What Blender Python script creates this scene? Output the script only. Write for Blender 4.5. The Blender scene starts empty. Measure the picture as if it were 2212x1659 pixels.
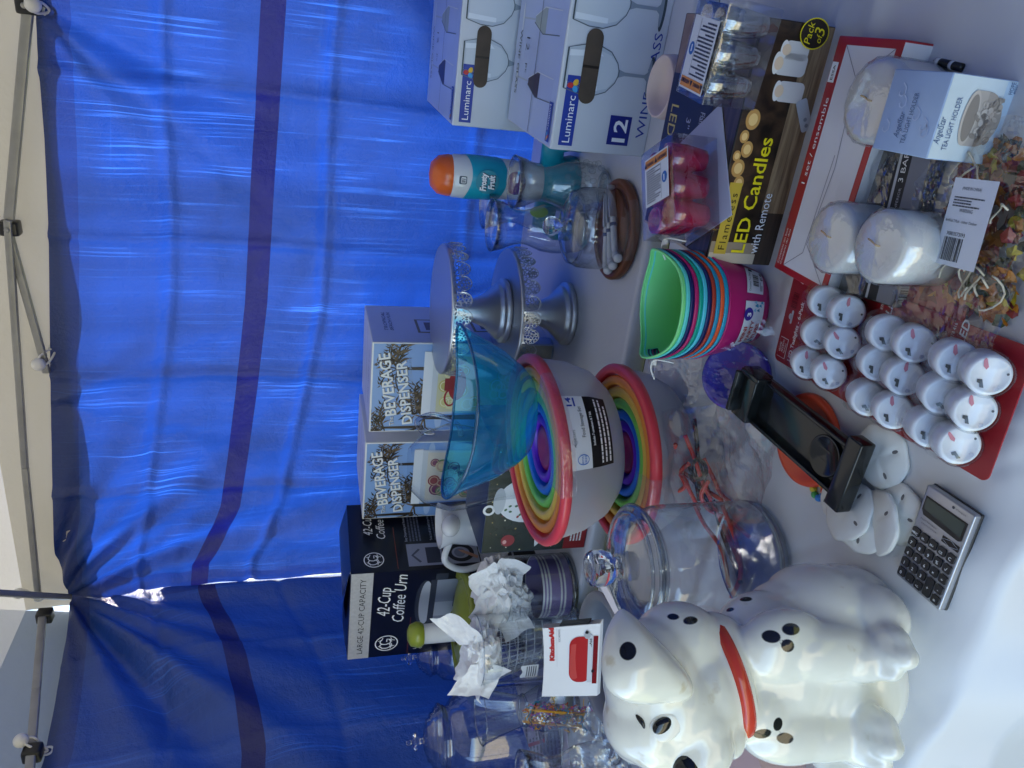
import bpy, bmesh, math, random
from mathutils import Vector, Matrix, noise, Euler
from mathutils.bvhtree import BVHTree
random.seed(11)
R = math.radians
SC = bpy.context.scene
COL = SC.collection

# ------------------------------------------------------------------ camera
PITCH, FOC, CAMZ, TZ = R(15.5), 1598.0, 1.29, 0.74
CP, SP = math.cos(PITCH), math.sin(PITCH)
cam = bpy.data.objects.new('camera', bpy.data.cameras.new('camera'))
COL.objects.link(cam)
cam.data.lens, cam.data.sensor_width, cam.data.sensor_fit = 26.0, 36.0, 'HORIZONTAL'
cam.data.clip_start, cam.data.clip_end = 0.05, 500
# the phone was held upright but the picture file lies on its side: world up points to the picture's left
_f, _r, _u = Vector((0, CP, -SP)), Vector((1, 0, 0)), Vector((0, SP, CP))
_m = Matrix((-_u, _r, -_f)).transposed().to_4x4()
_m.translation = Vector((0, 0, CAMZ))
cam.matrix_world = _m
SC.camera = cam

# ------------------------------------------------------------------ light
YAW = R(-25.6)                         # the whole stall stands turned to the camera
E1 = Vector((math.cos(YAW), math.sin(YAW), 0))
E2 = Vector((-math.sin(YAW), math.cos(YAW), 0))
SUN_EL, SUN_AZ = R(43), R(54)          # azimuth clockwise from +Y: the sun stands behind the tarps
world = bpy.data.worlds.new('World'); SC.world = world
world.use_nodes = True
_nt = world.node_tree
_sky = _nt.nodes.new('ShaderNodeTexSky')
_sky.sky_type = 'NISHITA'; _sky.sun_disc = False
_sky.sun_elevation, _sky.sun_rotation = SUN_EL, SUN_AZ
_bg = _nt.nodes['Background']
_bg.inputs['Strength'].default_value = 0.105
_nt.links.new(_sky.outputs[0], _bg.inputs['Color'])
sun = bpy.data.objects.new('sun', bpy.data.lights.new('sun', 'SUN'))
COL.objects.link(sun)
sun.data.energy, sun.data.angle, sun.data.color = 5.0, R(0.5), (1, 0.92, 0.77)
_d = Vector((math.sin(SUN_AZ)*math.cos(SUN_EL), math.cos(SUN_AZ)*math.cos(SUN_EL), math.sin(SUN_EL)))
sun.rotation_euler = _d.to_track_quat('Z', 'Y').to_euler()
sun.location = (0, 3, 6)
SC.view_settings.view_transform = 'Standard'
SC.view_settings.look = 'None'
SC.view_settings.gamma = 1
SC.view_settings.exposure = 2.75
SC.cycles.use_denoising = True
SC.cycles.max_bounces = 14
SC.cycles.transparent_max_bounces = 32
SC.cycles.transmission_bounces = 10
SC.cycles.sample_clamp_indirect = 6
SC.cycles.caustics_refractive = False
SC.cycles.caustics_reflective = False

# ------------------------------------------------------------------ measuring (picture 2212 x 1659 -> metres)
def dirn(X, Y):
    return _f + _r*((829.5-Y)/FOC) - _u*((X-1106)/FOC)
CAM = Vector((0, 0, CAMZ))
def at(X, Y, y):                       # the point seen at X,Y that lies y metres ahead
    d = dirn(X, Y); return CAM + d*(y/d.y)
def on(X, Y, z=TZ):                    # the point seen at X,Y on the level plane z
    d = dirn(X, Y); return CAM + d*((z-CAMZ)/d.z)
def hitp(X, Y, p, n):
    d = dirn(X, Y); return CAM + d*((p-CAM).dot(n)/d.dot(n))
def px(n, p):                          # n picture units at point p, in metres
    return n*((p-CAM).dot(_f))/FOC

# ------------------------------------------------------------------ materials
def lin(c):
    if isinstance(c, str):
        c = c.lstrip('#'); c = [int(c[i:i+2], 16)/255 for i in (0, 2, 4)]
        return tuple(x/12.92 if x <= .04045 else ((x+.055)/1.055)**2.4 for x in c)
    return tuple(c)
MATS = {}
def newmat(name):
    m = bpy.data.materials.new(name); m.use_nodes = True
    return m, m.node_tree.nodes, m.node_tree.links, m.node_tree.nodes['Principled BSDF']
def bumpnode(n, l, b, scale, strength, coord='Object', dist=.002, detail=4, stretch=None):
    tc = n.new('ShaderNodeTexCoord'); t = n.new('ShaderNodeTexNoise')
    t.inputs['Scale'].default_value = scale; t.inputs['Detail'].default_value = detail
    src = tc.outputs[coord]
    if stretch:
        mp = n.new('ShaderNodeMapping'); mp.inputs['Scale'].default_value = stretch
        l.new(src, mp.inputs['Vector']); src = mp.outputs[0]
    l.new(src, t.inputs['Vector'])
    bp = n.new('ShaderNodeBump'); bp.inputs['Strength'].default_value = strength
    bp.inputs['Distance'].default_value = dist
    l.new(t.outputs['Fac'], bp.inputs['Height']); l.new(bp.outputs[0], b.inputs['Normal'])
    return t, bp
def M(name, col, rough=.45, spec=.5, metal=0, bump=None, var=0, vscale=30, coat=0, sss=0):
    if name in MATS: return MATS[name]
    m, n, l, b = newmat(name)
    c = lin(col)
    b.inputs['Base Color'].default_value = (*c, 1)
    b.inputs['Roughness'].default_value = rough
    b.inputs['Specular IOR Level'].default_value = spec
    b.inputs['Metallic'].default_value = metal
    b.inputs['Coat Weight'].default_value = coat
    if coat: b.inputs['Coat Roughness'].default_value = .04
    if sss:
        b.inputs['Subsurface Weight'].default_value = sss
        b.inputs['Subsurface Radius'].default_value = (.012, .008, .006)
        b.inputs['Subsurface Scale'].default_value = .5
    if bump: bumpnode(n, l, b, bump[0], bump[1])
    if var:
        tc = n.new('ShaderNodeTexCoord'); t = n.new('ShaderNodeTexNoise')
        t.inputs['Scale'].default_value = vscale; t.inputs['Detail'].default_value = 5
        l.new(tc.outputs['Object'], t.inputs['Vector'])
        r = n.new('ShaderNodeMapRange')
        r.inputs['From Min'].default_value, r.inputs['From Max'].default_value = .3, .7
        r.inputs['To Min'].default_value, r.inputs['To Max'].default_value = 1-var, 1+var*.4
        mx = n.new('ShaderNodeMix'); mx.data_type = 'RGBA'; mx.blend_type = 'MULTIPLY'
        mx.inputs['Factor'].default_value = 1
        mx.inputs['A'].default_value = (*c, 1)
        l.new(t.outputs['Fac'], r.inputs['Value']); l.new(r.outputs[0], mx.inputs['B'])
        l.new(mx.outputs['Result'], b.inputs['Base Color'])
    MATS[name] = m
    return m
def clear(name, tint=(.96, .975, .985), edge=(.55, .62, .7), base=.05, power=3.5, amp=.8, rough=.03, bump=None, body=None, bodyfac=0):
    """thin clear glass or plastic: lets light through, mirrors more and darkens towards its edges"""
    if name in MATS: return MATS[name]
    m, n, l, b = newmat(name); n.remove(b)
    out = n['Material Output']
    lw = n.new('ShaderNodeLayerWeight'); lw.inputs['Blend'].default_value = .5
    pw = n.new('ShaderNodeMath'); pw.operation = 'POWER'; pw.inputs[1].default_value = power
    l.new(lw.outputs['Facing'], pw.inputs[0])
    ma = n.new('ShaderNodeMath'); ma.operation = 'MULTIPLY_ADD'; ma.use_clamp = True
    ma.inputs[1].default_value = amp; ma.inputs[2].default_value = base
    l.new(pw.outputs[0], ma.inputs[0])
    mc = n.new('ShaderNodeMix'); mc.data_type = 'RGBA'
    mc.inputs['A'].default_value = (*tint, 1); mc.inputs['B'].default_value = (*edge, 1)
    l.new(pw.outputs[0], mc.inputs['Factor'])
    tr = n.new('ShaderNodeBsdfTransparent'); l.new(mc.outputs['Result'], tr.inputs['Color'])
    gl = n.new('ShaderNodeBsdfGlossy'); gl.inputs['Roughness'].default_value = rough
    if bump: bumpnode(n, l, gl, bump[0], bump[1], dist=bump[2] if len(bump) > 2 else .002)
    mx = n.new('ShaderNodeMixShader')
    l.new(ma.outputs[0], mx.inputs[0]); l.new(tr.outputs[0], mx.inputs[1]); l.new(gl.outputs[0], mx.inputs[2])
    last = mx
    if bodyfac:
        df = n.new('ShaderNodeBsdfDiffuse'); df.inputs['Color'].default_value = (*lin(body), 1)
        tl = n.new('ShaderNodeBsdfTranslucent'); tl.inputs['Color'].default_value = (*lin(body), 1)
        ad = n.new('ShaderNodeMixShader'); l.new(df.outputs[0], ad.inputs[1]); l.new(tl.outputs[0], ad.inputs[2])
        m2 = n.new('ShaderNodeMixShader'); m2.inputs[0].default_value = bodyfac
        l.new(mx.outputs[0], m2.inputs[1]); l.new(ad.outputs[0], m2.inputs[2]); last = m2
    l.new(last.outputs[0], out.inputs['Surface'])
    MATS[name] = m
    return m
def solidglass(name, ior=1.47):
    if name in MATS: return MATS[name]
    m, n, l, b = newmat(name)
    b.inputs['Base Color'].default_value = (.97, .985, 1, 1)
    b.inputs['Transmission Weight'].default_value = 1
    b.inputs['Roughness'].default_value = .01; b.inputs['IOR'].default_value = ior
    MATS[name] = m; return m

# ------------------------------------------------------------------ mesh collecting
_TXT = {}
def textmesh(s, shear=0, bold=0, spacing=1):
    k = (s, shear, bold, spacing)
    if k in _TXT: return _TXT[k]
    cu = bpy.data.curves.new('lettering', 'FONT'); cu.body = s; cu.size = 1
    cu.shear = shear; cu.offset = bold; cu.resolution_u = 2; cu.space_character = spacing
    ob = bpy.data.objects.new('lettering', cu); COL.objects.link(ob)
    dg = bpy.context.evaluated_depsgraph_get()
    me = bpy.data.meshes.new_from_object(ob.evaluated_get(dg))
    vs = [v.co.copy() for v in me.vertices]; fs = [tuple(p.vertices) for p in me.polygons]
    bpy.data.objects.remove(ob); bpy.data.curves.remove(cu); bpy.data.meshes.remove(me)
    if vs:
        x0, x1 = min(v.x for v in vs), max(v.x for v in vs)
        y1 = max(v.y for v in vs)
    else: x0 = x1 = y1 = 0
    _TXT[k] = (vs, fs, x0, x1, y1)
    return _TXT[k]

class MB:
    def __init__(self): self.v, self.f, self.m, self.s, self.mats = [], [], [], [], []
    def mi(self, mat):
        if mat not in self.mats: self.mats.append(mat)
        return self.mats.index(mat)
    def add(self, vs, fs, mat, T=None, smooth=False):
        o = len(self.v); k = self.mi(mat)
        for p in vs:
            p = Vector(p); self.v.append(T @ p if T else p)
        for f in fs:
            self.f.append(tuple(i+o for i in f)); self.m.append(k); self.s.append(smooth)
    def box(self, c, s, mat, T=None, bevel=0, seg=2, mats=None):
        bm = bmesh.new(); bmesh.ops.create_cube(bm, size=1)
        for v in bm.verts: v.co = Vector((v.co.x*s[0]+c[0], v.co.y*s[1]+c[1], v.co.z*s[2]+c[2]))
        if bevel: bmesh.ops.bevel(bm, geom=bm.edges[:], offset=bevel, segments=seg, affect='EDGES', profile=.6)
        self.bm(bm, mat, T, smooth=bevel > 0)
    def bm(self, bm, mat, T=None, smooth=False):
        bm.verts.index_update()
        self.add([v.co for v in bm.verts], [[v.index for v in f.verts] for f in bm.faces], mat, T, smooth)
        bm.free()
    def lathe(self, prof, mat, T=None, n=48, smooth=True, sx=1, sy=1, wob=None):
        vs, fs = [], []; k = len(prof)
        for i in range(n):
            a = 2*math.pi*i/n; ca, sa = math.cos(a), math.sin(a)
            for (r, z) in prof:
                q = wob(a, r, z) if wob else (r, z)
                vs.append((q[0]*ca*sx, q[0]*sa*sy, q[1]))
        for i in range(n):
            j = (i+1) % n
            for t in range(k-1):
                a, b, c, d = i*k+t, j*k+t, j*k+t+1, i*k+t+1
                if prof[t][0] < 1e-6: fs.append((a, c, d))
                elif prof[t+1][0] < 1e-6: fs.append((a, b, d))
                else: fs.append((a, b, c, d))
        self.add(vs, fs, mat, T, smooth)
    def tube(self, pts, r, mat, T=None, n=8, closed=False, smooth=True):
        pts = [Vector(p) for p in pts]; N = len(pts)
        rr = r if isinstance(r, (list, tuple)) else [r]*N
        vs, fs = [], []; prev = None
        for i, p in enumerate(pts):
            a = pts[(i-1) % N] if (closed or i > 0) else p
            b = pts[(i+1) % N] if (closed or i < N-1) else p
            t = (b-a).normalized()
            if prev is None:
                q = Vector((0, 0, 1)) if abs(t.z) < .9 else Vector((1, 0, 0))
                prev = (q - t*q.dot(t)).normalized()
            else:
                prev = (prev - t*prev.dot(t))
                prev = prev.normalized() if prev.length > 1e-9 else Vector((1, 0, 0))
            w = t.cross(prev)
            for k in range(n):
                an = 2*math.pi*k/n
                vs.append(p + prev*(rr[i]*math.cos(an)) + w*(rr[i]*math.sin(an)))
        for i in range(N if closed else N-1):
            j = (i+1) % N
            for k in range(n):
                fs.append((i*n+k, i*n+(k+1) % n, j*n+(k+1) % n, j*n+k))
        if not closed:
            fs.append(tuple(range(n-1, -1, -1))); fs.append(tuple((N-1)*n+k for k in range(n)))
        self.add(vs, fs, mat, T, smooth)
    def ell(self, c, r, mat, T=None, rot=None, n=24, smooth=True):
        vs, fs = [], []; h = n//2
        rm = rot.to_matrix() if rot else None
        for i in range(h+1):
            th = math.pi*i/h
            for j in range(n):
                a = 2*math.pi*j/n
                p = Vector((r[0]*math.sin(th)*math.cos(a), r[1]*math.sin(th)*math.sin(a), r[2]*math.cos(th)))
                if rm: p = rm @ p
                vs.append(p + Vector(c))
        for i in range(h):
            for j in range(n):
                a, b, d, e = i*n+j, i*n+(j+1) % n, (i+1)*n+(j+1) % n, (i+1)*n+j
                if i == 0: fs.append((a, e, d))
                elif i == h-1: fs.append((a, e, b))
                else: fs.append((a, e, d, b))
        self.add(vs, fs, mat, T, smooth)
    def grid(self, fn, nu, nv, mat, T=None, smooth=True):
        vs = [fn(i/nu, j/nv) for j in range(nv+1) for i in range(nu+1)]
        fs = [(j*(nu+1)+i, j*(nu+1)+i+1, (j+1)*(nu+1)+i+1, (j+1)*(nu+1)+i) for j in range(nv) for i in range(nu)]
        self.add(vs, fs, mat, T, smooth)
    def prism(self, poly, z0, z1, mat, T=None, smooth=False):
        n = len(poly)
        vs = [(x, y, z0) for x, y in poly] + [(x, y, z1) for x, y in poly]
        fs = [tuple(range(n-1, -1, -1)), tuple(range(n, 2*n))] + [(i, (i+1) % n, n+(i+1) % n, n+i) for i in range(n)]
        self.add(vs, fs, mat, T, smooth)
    # flat printing on a face: T puts x right, y up, z out of the face; lay counts ink layers
    def poly(self, pts, mat, T, lay=1):
        z = .0003*lay
        self.add([(x, y, z) for x, y in pts], [tuple(range(len(pts)))], mat, T)
    def rect(self, x0, y0, x1, y1, mat, T, lay=1):
        self.poly([(x0, y0), (x1, y0), (x1, y1), (x0, y1)], mat, T, lay)
    def rrect(self, x0, y0, x1, y1, r, mat, T, lay=1):
        self.poly(rr2(x0, y0, x1, y1, r), mat, T, lay)
    def disc(self, cx, cy, rx, ry, mat, T, lay=1, rot=0, n=28):
        c, s = math.cos(rot), math.sin(rot)
        pts = []
        for i in range(n):
            a = 2*math.pi*i/n; x, y = rx*math.cos(a), ry*math.sin(a)
            pts.append((cx+x*c-y*s, cy+x*s+y*c))
        self.poly(pts, mat, T, lay)
    def ring(self, cx, cy, rx, ry, w, mat, T, lay=1, n=32):
        z = .0003*lay; vs, fs = [], []
        for i in range(n):
            a = 2*math.pi*i/n
            vs += [(cx+rx*math.cos(a), cy+ry*math.sin(a), z), (cx+(rx-w)*math.cos(a), cy+(ry-w)*math.sin(a), z)]
        for i in range(n):
            j = (i+1) % n; fs.append((2*i, 2*j, 2*j+1, 2*i+1))
        self.add(vs, fs, mat, T)
    def line(self, pts, w, mat, T, lay=1):
        z = .0003*lay; vs, fs = [], []
        P = [Vector(p) for p in pts]
        for i, p in enumerate(P):
            t = (P[min(i+1, len(P)-1)]-P[max(i-1, 0)]).normalized()
            nn = Vector((-t.y, t.x))*(w/2)
            vs += [(p.x+nn.x, p.y+nn.y, z), (p.x-nn.x, p.y-nn.y, z)]
        for i in range(len(P)-1): fs.append((2*i, 2*i+1, 2*i+3, 2*i+2))
        self.add(vs, fs, mat, T)
    def text(self, s, x, y, size, mat, T, lay=2, width=None, al='l', rot=0, shear=0, bold=0, spacing=1):
        vs, fs, x0, x1, y1 = textmesh(s, shear, bold, spacing)
        if not vs: return
        sx = size
        if width: sx = width/max(1e-6, x1-x0)
        off = {'l': 0, 'c': -.5, 'r': -1}[al]*(x1-x0)
        c, sn = math.cos(rot), math.sin(rot); z = .0003*lay
        out = []
        for v in vs:
            a, b = (v.x-x0+off)*sx, v.y*size
            out.append((x+a*c-b*sn, y+a*sn+b*c, z))
        self.add(out, fs, mat, T)
    def bars(self, x0, y0, x1, y1, mat, T, lay=2, n=26, seed=1, vert=True):
        rng = random.Random(seed)
        w = [rng.choice((1, 1, 2, 3)) for _ in range(2*n)]; tot = sum(w); p = 0
        for i, q in enumerate(w):
            if i % 2 == 0:
                if vert: self.rect(x0+(x1-x0)*p/tot, y0, x0+(x1-x0)*(p+q)/tot, y1, mat, T, lay)
                else: self.rect(x0, y0+(y1-y0)*p/tot, x1, y0+(y1-y0)*(p+q)/tot, mat, T, lay)
            p += q
    def para(self, x0, y0, x1, y1, rows, mat, T, lay=2, seed=2):
        """rows of tiny unreadable type"""
        rng = random.Random(seed); h = (y1-y0)/rows
        for r in range(rows):
            y = y1-(r+.75)*h; x = x0; end = x0+(x1-x0)*rng.choice((1, 1, 1, .9, .6))
            while x < end:
                w = (x1-x0)*rng.uniform(.03, .11)
                self.rect(x, y, min(x+w, end), y+h*.5, mat, T, lay); x += w+(x1-x0)*.012
    def build(self, name, parent=None, loc=None, rz=None):
        me = bpy.data.meshes.new(name)
        me.from_pydata([tuple(v) for v in self.v], [], self.f)
        for m in self.mats: me.materials.append(m)
        me.polygons.foreach_set('material_index', self.m)
        me.polygons.foreach_set('use_smooth', self.s)
        me.update()
        o = bpy.data.objects.new(name, me); COL.objects.link(o)
        if parent: o.parent = parent
        if loc is not None: o.location = loc
        if rz is not None: o.rotation_euler = (0, 0, rz)
        return o
def rr2(x0, y0, x1, y1, r, n=5):
    pts = []
    for cx, cy, a0 in ((x1-r, y0+r, -90), (x1-r, y1-r, 0), (x0+r, y1-r, 90), (x0+r, y0+r, 180)):
        for i in range(n+1):
            a = R(a0+90*i/n); pts.append((cx+r*math.cos(a), cy+r*math.sin(a)))
    return pts
def frame(o, x, y):                    # face frame: origin, right, up
    x, y = Vector(x).normalized(), Vector(y).normalized(); z = x.cross(y)
    m = Matrix((x, y, z)).transposed().to_4x4(); m.translation = Vector(o); return m
def TR(loc, rz=0, rx=0, ry=0, s=1):
    return Matrix.Translation(Vector(loc)) @ Euler((rx, ry, rz)).to_matrix().to_4x4() @ Matrix.Scale(s, 4)
def tag(o, label, cat, group=None):
    o['label'] = label; o['category'] = cat
    if group: o['group'] = group
    return o
def thing(name, label, cat, loc=(0, 0, 0), rz=0, group=None, rx=0, ry=0):
    o = bpy.data.objects.new(name, None); COL.objects.link(o)
    o.empty_display_size = .05
    o.location = loc; o.rotation_euler = (rx, ry, rz)
    return tag(o, label, cat, group)
def setting(o, kind='structure'):
    o['kind'] = kind; return o
def dup(root, loc, rz=None, label=None, name=None):
    r = root.copy(); COL.objects.link(r); r.location = loc
    if rz is not None: r.rotation_euler = (0, 0, rz)
    if label: r['label'] = label
    for ch in list(root.children):
        c = ch.copy(); COL.objects.link(c); c.parent = r
        for g in ch.children:
            d = g.copy(); COL.objects.link(d); d.parent = c
    return r
def interp(tab, x):
    if x <= tab[0][0]: return tab[0][1]
    for (a, p), (b, q) in zip(tab, tab[1:]):
        if x <= b:
            t = (x-a)/(b-a); return p+(q-p)*t
    return tab[-1][1]
def bez(p0, p1, p2, p3, n=12):
    p0, p1, p2, p3 = map(Vector, (p0, p1, p2, p3)); out = []
    for i in range(n+1):
        t = i/n; s = 1-t
        out.append(p0*s**3+p1*3*s*s*t+p2*3*s*t*t+p3*t**3)
    return out
def smoothpath(pts, k=6):
    P = [Vector(p) for p in pts]; out = []
    for i in range(len(P)-1):
        a, b, c, d = P[max(i-1, 0)], P[i], P[i+1], P[min(i+2, len(P)-1)]
        for j in range(k):
            t = j/k
            out.append(.5*((2*b)+(c-a)*t+(2*a-5*b+4*c-d)*t*t+(3*b-a-3*c+d)*t**3))
    out.append(P[-1]); return out
def ridged(p, s, o=4):
    return noise.ridged_multi_fractal(Vector(p)*s, 1.0, 2.1, o, 1.0, 2.0)
def crease(x, c, w):                   # a soft fold line
    return math.exp(-((x-c)/w)**2)
# ------------------------------------------------------------------ the setting
PB = Vector((-.03, 2.14, 0))
def tarp_mat():
    m, n, l, b = newmat('blue_tarp'); out = n['Material Output']
    uv = n.new('ShaderNodeUVMap')
    sep = n.new('ShaderNodeSeparateXYZ'); l.new(uv.outputs[0], sep.inputs[0])
    def noise_t(sx, sy, scale=1, detail=3, dim=None):
        mp = n.new('ShaderNodeMapping'); mp.inputs['Scale'].default_value = (sx, sy, 1)
        l.new(uv.outputs[0], mp.inputs[0])
        t = n.new('ShaderNodeTexNoise'); t.inputs['Scale'].default_value = scale; t.inputs['Detail'].default_value = detail
        l.new(mp.outputs[0], t.inputs['Vector']); return t.outputs['Fac']
    def mr(x, a, b_, c, d):
        r = n.new('ShaderNodeMapRange'); r.inputs[1].default_value, r.inputs[2].default_value = a, b_
        r.inputs[3].default_value, r.inputs[4].default_value = c, d
        l.new(x, r.inputs[0]); return r.outputs[0]
    def mth(op, a, b_):
        q = n.new('ShaderNodeMath'); q.operation = op
        for i, w in enumerate((a, b_)):
            if isinstance(w, (int, float)): q.inputs[i].default_value = w
            else: l.new(w, q.inputs[i])
        return q.outputs[0]
    warp = mth('MULTIPLY', mr(noise_t(210, 2.2, 1, 1), .54, .66, 0, 1), mr(noise_t(26, 5, 1, 2), .42, .60, .1, 1))          # gaps between the upright tapes of the weave
    weft = mr(noise_t(2.2, 160, 1, 2), .60, .78, 0, 1)          # and between the level ones
    patch = mr(noise_t(2.6, 3.0, 1, 3), .40, .60, .08, 1)
    patch2 = mr(noise_t(3.1, 3.4, 1.3, 3), .50, .70, 0, 1)
    streak = mth('ADD', mth('MULTIPLY', warp, patch), mth('MULTIPLY', mth('MULTIPLY', weft, patch2), .55))
    panel = mr(noise_t(9, .35, 1, 1), .35, .65, .74, 1.14)
    k = mth('MULTIPLY', mth('ADD', mth('MULTIPLY', streak, .75), .72), panel)
    # doubled cloth is darker: the hems and the welded seam
    V = sep.outputs[1]; U = sep.outputs[0]
    band = mth('LESS_THAN', mth('ABSOLUTE', mth('SUBTRACT', V, .45), 0), .027)
    hem = mth('LESS_THAN', V, .062)
    hem2 = mth('LESS_THAN', U, .05)
    seam = mth('MAXIMUM', band, mth('MULTIPLY', mth('MAXIMUM', hem, hem2), .36))
    col = n.new('ShaderNodeMix'); col.data_type = 'RGBA'
    col.inputs['A'].default_value = (.010, .058, .42, 1); col.inputs['B'].default_value = (.045, .19, .80, 1)
    l.new(mth('MULTIPLY', streak, .42), col.inputs['Factor'])
    c2 = n.new('ShaderNodeMix'); c2.data_type = 'RGBA'; c2.blend_type = 'MULTIPLY'; c2.inputs['Factor'].default_value = 1
    l.new(col.outputs['Result'], c2.inputs['A']); l.new(k, c2.inputs['B'])
    c3 = n.new('ShaderNodeMix'); c3.data_type = 'RGBA'
    c3.inputs['B'].default_value = (.004, .006, .10, 1)
    l.new(seam, c3.inputs['Factor']); l.new(c2.outputs['Result'], c3.inputs['A'])
    tl = n.new('ShaderNodeBsdfTranslucent'); l.new(c3.outputs['Result'], tl.inputs['Color'])
    c4 = n.new('ShaderNodeMix'); c4.data_type = 'RGBA'; c4.inputs['B'].default_value = (.02, .02, .10, 1)
    c4.inputs['A'].default_value = (.028, .070, .27, 1); l.new(seam, c4.inputs['Factor'])
    l.new(c4.outputs['Result'], b.inputs['Base Color'])
    b.inputs['Roughness'].default_value = .27; b.inputs['Specular IOR Level'].default_value = .75
    t = n.new('ShaderNodeTexNoise'); t.inputs['Scale'].default_value = 22; t.inputs['Detail'].default_value = 8; t.inputs['Roughness'].default_value = .7
    l.new(uv.outputs[0], t.inputs['Vector'])
    bp = n.new('ShaderNodeBump'); bp.inputs['Strength'].default_value = 1; bp.inputs['Distance'].default_value = .009
    l.new(mth('ADD', t.outputs['Fac'], mth('MULTIPLY', streak, .06)), bp.inputs['Height'])
    l.new(bp.outputs[0], b.inputs['Normal'])
    mx = n.new('ShaderNodeMixShader'); mx.inputs[0].default_value = .20
    l.new(b.outputs[0], mx.inputs[1]); l.new(tl.outputs[0], mx.inputs[2]); l.new(mx.outputs[0], out.inputs['Surface'])
    return m
TARP = tarp_mat()
CORNER = hitp(150, 1290, PB, E2)
def sheet(name, nu, nv, umax, drop, pos, uvf, label, cat):
    vs, uvs, fs = [], [], []
    for j in range(nv+1):
        for i in range(nu+1):
            u, d = umax*i/nu, drop*j/nv
            p, w = pos(u, d); vs.append(p); uvs.append(w)
    for j in range(nv):
        for i in range(nu): fs.append((j*(nu+1)+i, j*(nu+1)+i+1, (j+1)*(nu+1)+i+1, (j+1)*(nu+1)+i))
    me = bpy.data.meshes.new(name); me.from_pydata([tuple(v) for v in vs], [], fs)
    me.materials.append(TARP)
    lay = me.uv_layers.new(name='UVMap')
    for L in me.loops: lay.data[L.index].uv = uvs[L.vertex_index]
    me.polygons.foreach_set('use_smooth', [True]*len(fs)); me.update()
    o = bpy.data.objects.new(name, me); COL.objects.link(o)
    return tag(o, label, cat)
def fold(s, d, s0, d0, ang, w, amp, ln):
    """one soft crease that starts at s0,d0 and runs along ang (measured from straight down)"""
    ds, dd = s-s0, d-d0
    a = ds*math.sin(ang)+dd*math.cos(ang); q = ds*math.cos(ang)-dd*math.sin(ang)
    if a < 0: a2 = -a; t = math.exp(-(a2/.04)**2)
    else: t = math.exp(-(a/ln)**2)
    ww = w*(.35+min(a, ln)/ln) if a > 0 else w*.35
    return amp*t*math.exp(-(q/ww)**2)
def side_table(pts, plane_p, plane_n, ax):
    tab = []
    for X, Y in pts:
        p = hitp(X, Y, plane_p, plane_n); tab.append(((p-CORNER).dot(ax), p.z))
    return sorted(tab)
back_top = side_table([(148, 1285), (118, 1200), (112, 1000), (108, 765), (105, 500), (96, 300), (80, 100), (72, -60)], CORNER, E2, E1)
back_band = side_table([(428, 1280), (430, 1230), (462, 1180), (497, 1100), (512, 1000), (532, 850), (553, 660), (572, 300), (590, 0)], CORNER, E2, E1)
left_top = side_table([(148, 1300), (136, 1400), (115, 1500), (85, 1659)], CORNER, E1, -E2)
left_band = side_table([(442, 1295), (468, 1350), (492, 1400), (507, 1450), (530, 1550), (548, 1659)], CORNER, E1, -E2)
DOWN = [(60, 1.5, .10, .030)]
def back_pos(s, d):
    zt, zb = interp(back_top, s), interp(back_band, s)
    if d < .45: z = zt+(zb-zt)*d/.45; 
    else: z = zb-(d-.45)
    w = 0
    g = math.exp(-s/.34)
    th = math.atan2(s+.015, d+.03)
    w += .020*g*math.sin(th*13)*min(1, math.hypot(s, d)/.12)
    w += .010*math.exp(-s/.55)*math.sin(th*27+1)*min(1, math.hypot(s, d)/.2)
    for a in (fold(s, d, 1.56, .0, R(-38), .06, .030, 1.1), fold(s, d, 1.56, 0, R(-22), .05, -.022, .9), fold(s, d, 1.56, 0, R(-58), .05, -.018, .8),
              fold(s, d, 1.95, .55, R(-43), .10, .10, 1.5), fold(s, d, 1.85, .75, R(-50), .08, -.06, 1.2), fold(s, d, .64, 0, R(30), .04, .012, .5), fold(s, d, .64, 0, R(-25), .04, -.010, .6),
              fold(s, d, .95, 1.0, R(15), .05, .016, .7), fold(s, d, .3, .9, R(20), .06, .02, .8)): w += a
    w += .03*math.sin(s*2.1+.4)*min(1, d/.6) + .007*math.sin(s*7.5+d*2+.7)*min(1, d/.6)
    for c in (.36, .72, 1.08, 1.44, 1.8): w += .011*crease(s+.02*d+.004*math.sin(d*9), c, .013)
    for c in (.24, .60, .97, 1.33): w -= .011*crease(d+.012*math.sin(s*5), c, .013)
    w += (.006*noise.noise(Vector((s*6, d*6, 3)))+.0045*ridged((s, d, 5), 7))*min(1, .25+d/.5)
    gap = .006+.014*min(1, max(0, d-.15)/.7)+.006*noise.noise(Vector((d*9, 2, 5)))
    w -= .040*min(1, max(0, d-.10)/.25); w = max(w, -.012) if d < .12 else w
    p = CORNER + E1*(s+ (gap if s < .02 else gap*math.exp(-s/.15))) - E2*w
    p.z = z; return p, (s, d)
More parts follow.
